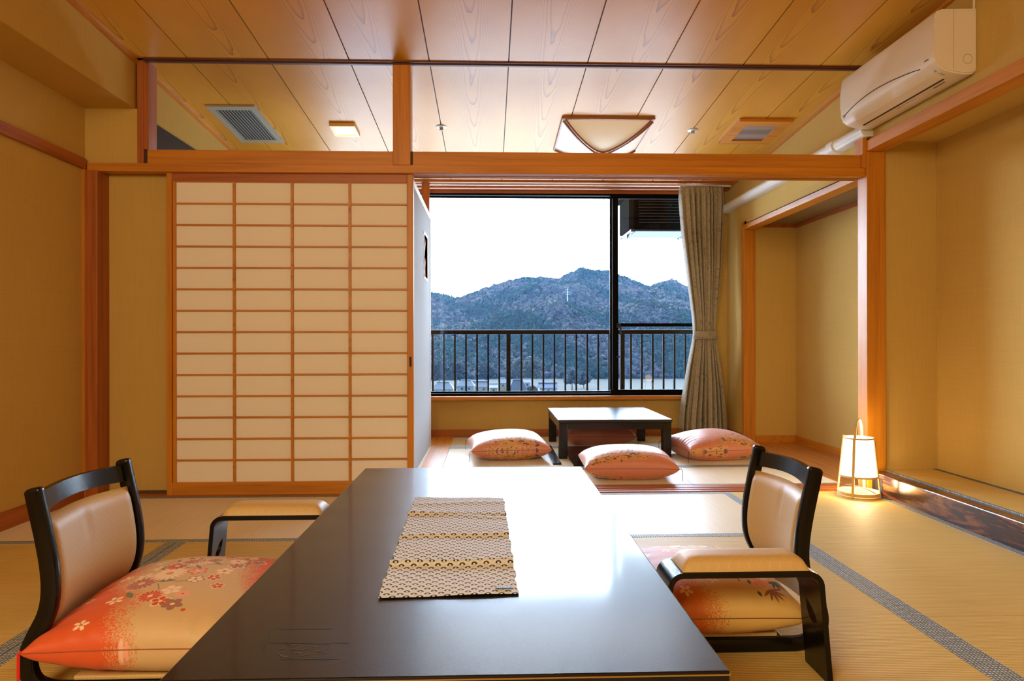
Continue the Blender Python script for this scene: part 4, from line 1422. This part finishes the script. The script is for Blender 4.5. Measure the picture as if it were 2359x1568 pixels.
# ================================================================== LANTERN
LCX, LCY, LR = 2.128, 3.872, 0.116
ln_ = thing('floor_lantern', 'glowing white paper lantern with bamboo frame on the mat beside the alcove', 'floor lamp', (LCX, LCY, 0))
sh = bmesh.new()
lathe(sh, [(0.099, 0.118), (0.074, 0.338)], LCX, LCY, 48)
o = obj('paper_shade', sh, lamp_paper, ln_, smooth=True)
o.modifiers.new('thickness', 'SOLIDIFY').thickness = 0.001
def hoop(R_, z, w_, tname, hh):
    bm = bmesh.new()
    P = [(LCX + R_ * math.cos(2 * PI * k / 48), LCY + R_ * math.sin(2 * PI * k / 48), z) for k in range(48)]
    tube(bm, P, w_, 6, closed=True, prof=[(-w_, -hh), (w_, -hh), (w_, hh), (-w_, hh)])
    obj(tname, bm, bamboo, ln_, smooth=True)
hoop(0.078, 0.336, 0.002, 'hoop', 0.004)
hoop(0.102, 0.120, 0.002, 'hoop', 0.005)
hoop(0.110, 0.022, 0.0025, 'base_ring', 0.010)
hoop(0.113, 0.006, 0.0025, 'base_ring', 0.005)
for k in range(4):
    a = math.radians(226 + 90 * k)
    c_, s_ = math.cos(a), math.sin(a)
    if k in (0, 2):
        continue
    bm = bmesh.new()
    tube(bm, [(LCX + 0.115 * c_, LCY + 0.115 * s_, 0.001), (LCX + 0.081 * c_, LCY + 0.081 * s_, 0.345)], 0.004, 6, prof=[(-0.007, -0.003), (0.007, -0.003), (0.007, 0.003), (-0.007, 0.003)], up=(c_, s_, 0))
    obj('upright', bm, bamboo, ln_)
a = math.radians(226)
c_, s_ = math.cos(a), math.sin(a)
P = [(0.116, 0.001), (0.1095, 0.06), (0.100, 0.16), (0.083, 0.33)]
arch = []
for k in range(15):
    b = PI * k / 14
    arch.append((0.083 * math.cos(b) if True else 0, 0.345 + 0.100 * math.sin(b) ** 0.9))
full = [(p[0], p[1]) for p in P] + arch + [(-p[0], p[1]) for p in P[::-1]]
# the carrying handle is narrower than the shade
full = [((x if abs(z) < 0.34 else x * (0.80 if z < 0.40 else 0.78)), z) for x, z in full]
bm = bmesh.new()
tube(bm, [(LCX + x * c_, LCY + x * s_, z) for x, z in full], 0.004, 6, prof=[(-0.0025, -0.007), (0.0025, -0.007), (0.0025, 0.007), (-0.0025, 0.007)], up=(-s_, c_, 0))
obj('carrying_handle', bm, bamboo, ln_, smooth=True)
bm = bmesh.new()
tube(bm, smooth_pts([(LCX, LCY, 0.10), (LCX + 0.01, LCY, 0.05), (LCX - 0.06, LCY + 0.05, 0.05), (LCX - 0.03, LCY + 0.06, 0.06), (LCX + 0.05, LCY - 0.01, 0.04), (LCX + 0.10, LCY - 0.06, 0.006), (LCX + 0.126, LCY - 0.12, 0.005)], 2), 0.003, 6)
obj('power_cord', bm, dark_m, ln_, smooth=True)
pl = bpy.data.lights.new('lantern_bulb', 'POINT')
pl.energy, pl.color, pl.shadow_soft_size = 5.0, (1, 0.72, 0.38), 0.05
po = bpy.data.objects.new('lantern_bulb', pl)
po.location = (LCX, LCY, 0.075)
C.objects.link(po)
pl2 = pl.copy(); pl2.energy = 1.2
po2 = bpy.data.objects.new('lantern_bulb_upper', pl2)
po2.location = (LCX, LCY, 0.40)
C.objects.link(po2)

# ================================================================== OUTSIDE: balcony railing, outdoor unit
rg = thing('balcony_railing', 'dark metal balcony railing with upright bars outside the window', 'railing', (0.8, 6.85, -0.1))
obj('top_rail', B((-2.4, 3.4, 6.82, 6.88, 0.962, 1.004), bev=0.004), black_al, rg)
obj('rail_cap', B((-2.4, 3.4, 6.815, 6.885, 1.004, 1.007)), plain('bright_rail_edge', (0.45, 0.47, 0.5), 0.35), rg)
obj('bottom_rail', B((-2.4, 3.4, 6.83, 6.87, 0.06, 0.09)), black_al, rg)
x = -0.566 - 0.1107 * 12
posts = (-0.963, 0.190, 1.338, 2.49)
for p_ in posts:
    obj('post', B((p_ - 0.021, p_ + 0.021, 6.825, 6.875, -0.1, 0.965)), black_al, rg)
while x < 3.0:
    if all(abs(x - p_) > 0.05 for p_ in posts):
        obj('baluster', B((x - 0.0085, x + 0.0085, 6.842, 6.858, 0.09, 0.965)), black_al, rg)
    x += 0.1107
concrete = plain('balcony_concrete', (0.35, 0.34, 0.32), 0.8)
struct('balcony_floor', B((-2.6, 3.6, 6.52, 6.95, -0.25, -0.10)), concrete)
struct('balcony_soffit', B((-2.6, 3.6, 6.55, 7.75, 2.62, 2.75)), concrete)
ou = thing('outdoor_unit', 'dark outdoor air conditioning unit hung outside above the right window pane', 'outdoor unit', (1.85, 7.0, 2.0))
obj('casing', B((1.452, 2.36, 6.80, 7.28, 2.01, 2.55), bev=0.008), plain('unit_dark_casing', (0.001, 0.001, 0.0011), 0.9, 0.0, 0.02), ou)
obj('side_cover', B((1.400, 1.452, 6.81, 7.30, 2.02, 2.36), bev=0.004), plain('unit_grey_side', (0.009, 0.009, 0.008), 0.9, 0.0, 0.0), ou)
bm = bmesh.new()
for k in range(9):
    z = 2.08 + 0.03 * k
    box(bm, 1.50, 2.30, 6.792, 6.80, z, z + 0.006)
obj('louvres', bm, dark_m, ou)
bracket = plain('galvanised_bracket', (0.03, 0.036, 0.042), 0.5, 0.3)
for xx in (1.415, 2.03):
    bm = bmesh.new()
    box(bm, xx, xx + 0.035, 6.78, 7.32, 1.985, 2.01)
    box(bm, xx, xx + 0.03, 6.98, 7.02, 1.95, 1.99)
    box(bm, xx, xx + 0.012, 7.27, 7.31, 1.985, 2.62)
    tube(bm, [(xx + 0.015, 6.80, 2.0), (xx + 0.015, 7.02, 1.945)], 0.009, 6)
    obj('bracket', bm, bracket, ou)
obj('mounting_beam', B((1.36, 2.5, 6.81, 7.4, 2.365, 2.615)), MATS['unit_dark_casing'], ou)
obj('condensate_tray', B((1.47, 2.34, 6.81, 7.25, 1.995, 2.012)), bracket, ou)

# ================================================================== OUTSIDE: valley, village, hills
GZ = -28.5
np.random.seed(7)
sky_k = [(-1.2, 662), (-0.30, 672), (-0.083, 674), (-0.043, 684), (-0.015, 668), (0.015, 652), (0.053, 637), (0.075, 638), (0.104, 641), (0.115, 630), (0.135, 617), (0.155, 622), (0.175, 624), (0.195, 636), (0.215, 648), (0.236, 660), (0.257, 648), (0.272, 644), (0.287, 658), (0.30, 668), (0.34, 690), (0.45, 675), (1.4, 690)]
mid_k = [(-1.2, 735), (-0.1, 760), (-0.05, 752), (0.0, 742), (0.04, 722), (0.075, 700), (0.10, 690), (0.13, 706), (0.17, 712), (0.2, 700), (0.24, 694), (0.29, 700), (0.45, 705), (1.4, 720)]
def vz(v, D):
    return H + (784 - v) / FPX * D
def terrain(X, Y):
    k = X / Y
    vs = np.interp(k, *zip(*sky_k))
    vm = np.interp(k, *zip(*mid_k))
    z2 = H + (784 - vs) / FPX * 1000 - 5
    z1 = H + (784 - vm) / FPX * 660 - 5
    y0 = 500 + 26 * np.sin(X * 0.02 + 1) + np.clip((k - 0.13) * 260, 0, 40)
    base = GZ + 0.6 * np.sin(X * .05)
    t1 = np.clip((Y - y0) / (660 - y0), 0, 1) ** 0.85
    t1 = t1 * t1 * (3 - 2 * t1) * 0.4 + t1 * 0.6
    z = GZ + (z1 - GZ) * t1
    t2 = np.clip((Y - 700) / 300, 0, 1)
    z = np.where(Y > 700, z1 - 6 * np.sin(PI * np.clip(t2 * 2.2, 0, 1)) + (z2 - z1) * (t2 ** 1.1), z)
    z = np.where(Y > 1000, z2 - (Y - 1000) * 0.35, z)
    rough_ = 2.2 * np.sin(X * 0.045 + Y * 0.02) + 1.8 * np.sin(X * 0.09 - Y * 0.05 + 2) + 3 * np.sin(Y * 0.03 + X * 0.015)
    z = z + rough_ * np.clip((Y - 560) / 80, 0, 1) * np.clip((985 - Y) / 60 + 0.15, 0.15, 1)
    return np.maximum(z, GZ)
def ground_mat():
    t = NT('valley_ground')
    v = t.coord((1, 1, 1))
    n = t.noise(t.coord((0.02, 0.09, 0.02)), 1, 5)
    n2 = t.noise(v, 0.35, 4)
    f = t.math('ADD', t.math('MULTIPLY', n, 0.7), t.math('MULTIPLY', n2, 0.3))
    t.color(t.ramp(f, [(0.38, (0.036, 0.027, 0.006)), (0.5, (0.018, 0.019, 0.004)), (0.62, (0.044, 0.033, 0.008))]))
    t.setv(Roughness=0.95)
    return t.m
gx = np.linspace(-420, 620, 150)
gy = np.concatenate([np.linspace(60, 480, 20), np.linspace(490, 1010, 110), np.linspace(1020, 1150, 8)])
GX, GY = np.meshgrid(gx, gy, indexing='ij')
GZZ = terrain(GX, GY)
gr_ = vgrid('valley_hillside', GX, GY, GZZ, np.ones(GX.shape + (3,)) * 0.1, ground_mat())
gr_['kind'] = 'structure'
gr_['label'] = 'valley floor with dry fields rising to wooded hills'
# forest cover: thousands of rounded and pointed crowns in three masses
ico = bmesh.new()
bmesh.ops.create_icosphere(ico, subdivisions=2, radius=1.0)
IV = np.array([v.co[:] for v in ico.verts]); IF = np.array([[v.index for v in f.verts] for f in ico.faces])
ico.free()
def forest(name, label, pts, rad, cols, squash, spiky, m):
    n = len(pts)
    nv = len(IV)
    V = np.zeros((n, nv, 3)); Cc = np.zeros((n, nv, 4))
    rs = np.random.RandomState(n)
    for i in range(n):
        r = rad[i]
        j = 1 + rs.uniform(-0.42, 0.42, (nv, 1))
        v = IV * j
        if spiky[i]:
            zz = (v[:, 2] + 1) / 2
            v[:, :2] *= (1.05 - zz * 0.95)[:, None]
            v[:, 2] *= 1.7
        V[i] = v * [r, r, r * squash] + pts[i]
        Cc[i, :, :3] = cols[i] * rs.uniform(0.55, 1.45, (nv, 1))
        Cc[i, :, 3] = 1
    F_ = (IF[None] + (np.arange(n) * nv)[:, None, None]).reshape(-1, 3)
    me = bpy.data.meshes.new(name)
    me.vertices.add(n * nv); me.vertices.foreach_set('co', V.astype(np.float32).ravel())
    me.loops.add(F_.size); me.loops.foreach_set('vertex_index', F_.astype(np.int32).ravel())
    me.polygons.add(len(F_)); me.polygons.foreach_set('loop_start', np.arange(0, F_.size, 3, dtype=np.int32))
    at = me.color_attributes.new('Col', 'FLOAT_COLOR', 'POINT')
    at.data.foreach_set('color', Cc.astype(np.float32).ravel())
    me.update(calc_edges=True); me.validate()
    me.materials.append(m)
    o = bpy.data.objects.new(name, me)
    C.objects.link(o)
    tag(o, label, 'forest', kind='stuff')
    return o
def leaf_mat():
    t = NT('forest_foliage')
    a = t.node('ShaderNodeAttribute', attribute_name='Col')
    n = t.noise(t.coord((1, 1, 1)), 0.9, 4, 0.7)
    mx = t.node('ShaderNodeMix', data_type='RGBA', blend_type='MULTIPLY')
    mx.inputs['Factor'].default_value = 0.7
    t.lk(a.outputs['Color'], mx.inputs['A'])
    t.lk(t.ramp(n, [(0.35, (0.5, 0.5, 0.5)), (0.65, (1.5, 1.5, 1.5))]), mx.inputs['B'])
    t.color(mx.outputs['Result'])
    t.setv(Roughness=0.9)
    t.b.inputs['Specular IOR Level'].default_value = 0.1
    return t.m
fol_m = leaf_mat()
def scatter(y0, y1, n, seed, kmin=-0.33, kmax=0.48):
    rs = np.random.RandomState(seed)
    Y = rs.uniform(y0, y1, n); k = rs.uniform(kmin, kmax, n)
    X = Y * k
    Z = terrain(X, Y)
    ok = (Z > GZ + 0.6) & ~((np.abs(X - 76) < 13) & (np.abs(Y - 694) < 24))
    return X[ok], Y[ok], Z[ok], rs
DARK, BLUEG, GREY, BROWN, MAUVE, LIME = (np.array(c) for c in ((0.007, 0.022, 0.012), (0.008, 0.032, 0.026), (0.085, 0.076, 0.060), (0.040, 0.024, 0.018), (0.058, 0.047, 0.050), (0.024, 0.052, 0.020)))
def species(X, Y, rs, wts):
    n = len(X)
    f = np.sin(X * 0.035 + 1.3) * np.sin(Y * 0.028 + X * 0.01) + 0.6 * np.sin(X * 0.08 + Y * 0.045) + rs.normal(0, 0.35, n)
    out = np.zeros((n, 3))
    ev = f < wts[0]
    pal_e = [DARK, BLUEG, DARK * 1.4, LIME * 0.7]
    pal_b = [GREY, GREY * 0.8, MAUVE, BROWN]
    for i in range(n):
        out[i] = (pal_e if ev[i] else pal_b)[rs.randint(4)] * rs.uniform(0.8, 1.2)
    return out, ev
for nm, lb, y0, y1, n, sd, wt, rr in (('forest_canopy', 'dark evergreen and bare trees on the lower slope behind the village', 500, 665, 20000, 1, 0.20, (1.2, 2.9)),
                                      ('forest_canopy', 'pale grey leafless wood over the middle of the hill', 665, 840, 11500, 2, -0.30, (1.8, 3.9)),
                                      ('forest_canopy', 'distant bluish wood along the top ridge of the hill', 840, 1004, 14000, 3, 0.10, (2.2, 4.4))):
    X, Y, Z, rs = scatter(y0, y1, n, sd)
    cols, ev = species(X, Y, rs, (wt,))
    rad = rs.uniform(*rr, len(X))
    forest(nm, lb, np.stack([X, Y, Z + rad * 0.5], 1), rad, cols, 1.0, (rs.rand(len(X)) < 0.3) & ev, fol_m)

# trees standing free among the houses
def trunk(x, y, z, h, m=None):
    bm = bmesh.new()
    tube(bm, [(0, 0, 0), (0.1, 0, h * 0.5), (0, 0.1, h)], [0.45, 0.3, 0.12], 6)
    return bm
bark = plain('bark', (0.10, 0.075, 0.055), 0.9)
grey_leaf = plain('grey_twigs', (0.042, 0.045, 0.040), 0.95)
green_leaf = plain('dark_foliage', (0.009, 0.016, 0.011), 0.95)
tan_leaf = plain('bamboo_foliage', (0.045, 0.044, 0.026), 0.95)
def tree(k, D, r, hh, m, label, tall=1.0, seed=0):
    x, y = k * D, D
    root = thing('village_tree', label, 'tree', (x, y, GZ), 'trees among the village houses')
    rs = random.Random(seed)
    obj('trunk', trunk(0, 0, 0, hh), bark, root, world=False)
    bm = bmesh.new()
    for q in range(70):
        a, ph = rs.uniform(0, 6.28), rs.uniform(-0.9, 1.5)
        rad = r * 0.78 * rs.uniform(0.5, 1) ** 0.5
        ret = bmesh.ops.create_icosphere(bm, subdivisions=2, radius=rs.uniform(0.16, 0.30) * r)
        for v in ret['verts']:
            v.co = v.co * (1 + rs.uniform(-0.35, 0.35)) + Vector((rad * math.cos(a) * math.cos(ph), rad * math.sin(a) * math.cos(ph), hh + r * 0.3 + rad * tall * math.sin(ph)))
    obj('crown', bm, m, root, world=False)
def kk(u):
    return (u - 1127.5) / FPX
tree(kk(1318), 400, 5.5, 6, grey_leaf, 'big pale grey tree right of the blue roofed house', 1.1, 1)
tree(kk(1226), 440, 7, 9, tan_leaf, 'tall tan bamboo clump behind the slate roofed house', 1.2, 2)
tree(kk(1195), 450, 6, 9, tan_leaf, 'tan bamboo clump behind the white village houses', 1.2, 3)
tree(kk(1345), 420, 5, 4, green_leaf, 'dark round tree at the edge of the dry fields', 0.9, 4)
tree(kk(1052), 420, 7, 8, green_leaf, 'dark evergreen behind the two hipped roofs on the left', 1.1, 5)
tree(kk(1120), 440, 6, 8, green_leaf, 'dark evergreen behind the middle village roofs', 1.1, 6)
tree(kk(1012), 455, 7, 7, green_leaf, 'dark evergreen behind the leftmost house', 1.1, 7)
tree(kk(1226), 338, 3, 3.5, green_leaf, 'small dark shrub tree beside the slate roofed house', 0.9, 8)

wall_w = plain('house_white_wall', (0.36, 0.30, 0.24), 0.8)
wall_c = plain('house_cream_wall', (0.38, 0.25, 0.13), 0.8)
roof_g = plain('grey_tile_roof', (0.11, 0.11, 0.11), 0.5)
roof_b = plain('blue_sheet_roof', (0.012, 0.028, 0.075), 0.45)
roof_s = plain('slate_blue_roof', (0.040, 0.046, 0.058), 0.5)
glass_d = plain('dark_house_window', (0.03, 0.035, 0.045), 0.2)
def house(u0, u1, D, eave, ridge, roofm, wallm, label, hip=True, dep=8):
    """u0/u1: sides, eave/ridge heights above the ground"""
    x0, x1 = kk(u0) * D, kk(u1) * D
    root = thing('village_house', label, 'house', ((x0 + x1) / 2, D, GZ), 'village houses below the hill')
    hw = (x1 - x0) / 2
    obj('wall', B((-hw + .4, hw - .4, -dep / 2, dep / 2, 0, eave)), wallm, root, world=False)
    bm = bmesh.new()
    ins = hw * 0.45 if hip else 0.0
    bs = [bm.verts.new(p) for p in ((-hw, -dep / 2 - .6, eave), (hw, -dep / 2 - .6, eave), (hw, dep / 2 + .6, eave), (-hw, dep / 2 + .6, eave))]
    rt = [bm.verts.new((-hw + ins, 0, ridge)), bm.verts.new((hw - ins, 0, ridge))]
    for f in ((bs[0], bs[1], rt[1], rt[0]), (bs[1], bs[2], rt[1]), (bs[2], bs[3], rt[0], rt[1]), (bs[3], bs[0], rt[0]), (bs[3], bs[2], bs[1], bs[0])):
        bm.faces.new(f)
    box(bm, -hw + ins, hw - ins, -0.25, 0.25, ridge - 0.1, ridge + 0.3)
    obj('roof', bm, roofm, root, world=False)
    n = max(1, int(hw / 1.6))
    for k in range(n):
        xx = -hw + (k + 0.8) * (2 * hw / (n + 0.6))
        obj('window', B((xx - 0.5, xx + 0.5, -dep / 2 - 0.06, -dep / 2, eave - 1.9, eave - 0.8)), glass_d, root, world=False)
house(996, 1047, 345, 5.2, 8.4, roof_g, wall_w, 'leftmost village house with broad pale hipped roof')
house(1052, 1094, 355, 6.0, 9.0, roof_g, wall_w, 'village house with pale hipped roof, second from the left')
house(1088, 1126, 365, 5.0, 7.5, roof_s, wall_w, 'low house with grey green roof left of the cream houses', hip=False)
house(1127, 1147, 350, 5.5, 7.2, roof_g, wall_c, 'small cream house with gable roof left of the thick railing post', hip=False)
house(1148, 1168, 372, 6.5, 9.0, roof_g, wall_c, 'cream house with white roof just behind the thick railing post')
house(1172, 1213, 350, 4.6, 9.2, roof_s, wall_w, 'big house with tall slate blue roof right of the thick railing post')
house(1206, 1222, 392, 5.5, 7.5, roof_g, wall_w, 'narrow white gabled house behind the slate blue roof', hip=False)
house(1240, 1284, 352, 5.2, 7.4, roof_b, wall_w, 'white house with bright blue metal roof', hip=False)
py = thing('power_pylon', 'slender pale pylon on the clearing of the hill', 'pylon', (80.2, 700, float(terrain(np.array(80.2), np.array(700.0)))))
bm = bmesh.new()
zt = vz(664, 700) - py.location[2]
tube(bm, [(0, 0, 0), (0, 0, zt)], [0.9, 0.25], 4)
obj('mast', bm, plain('pylon_steel', (0.6, 0.6, 0.6), 0.5), py, world=False)
for k in range(3):
    obj('cross_arm', B((-2.2, 2.2, -0.15, 0.15, zt - 1.5 - 2.4 * k, zt - 1.2 - 2.4 * k)), MATS['pylon_steel'], py, world=False)

# thin blue haze that fills the valley between the window and the hills
hz = bpy.data.materials.new('valley_haze')
hz.use_nodes = True
hz.node_tree.nodes.remove(hz.node_tree.nodes['Principled BSDF'])
vs_ = hz.node_tree.nodes.new('ShaderNodeVolumeScatter')
vs_.inputs['Color'].default_value = (0.30, 0.58, 1.0, 1)
vs_.inputs['Density'].default_value = 0.000098
vs_.inputs['Anisotropy'].default_value = 0.0
hz.node_tree.links.new(vs_.outputs[0], hz.node_tree.nodes['Material Output'].inputs['Volume'])
ho = obj('valley_haze', B((-600, 800, 120, 1300, -40, 170)), hz)
tag(ho, 'thin bluish haze in the valley before the hills', 'haze', kind='stuff')

for o in bpy.data.objects:
    if '_org' in o:
        del o['_org']
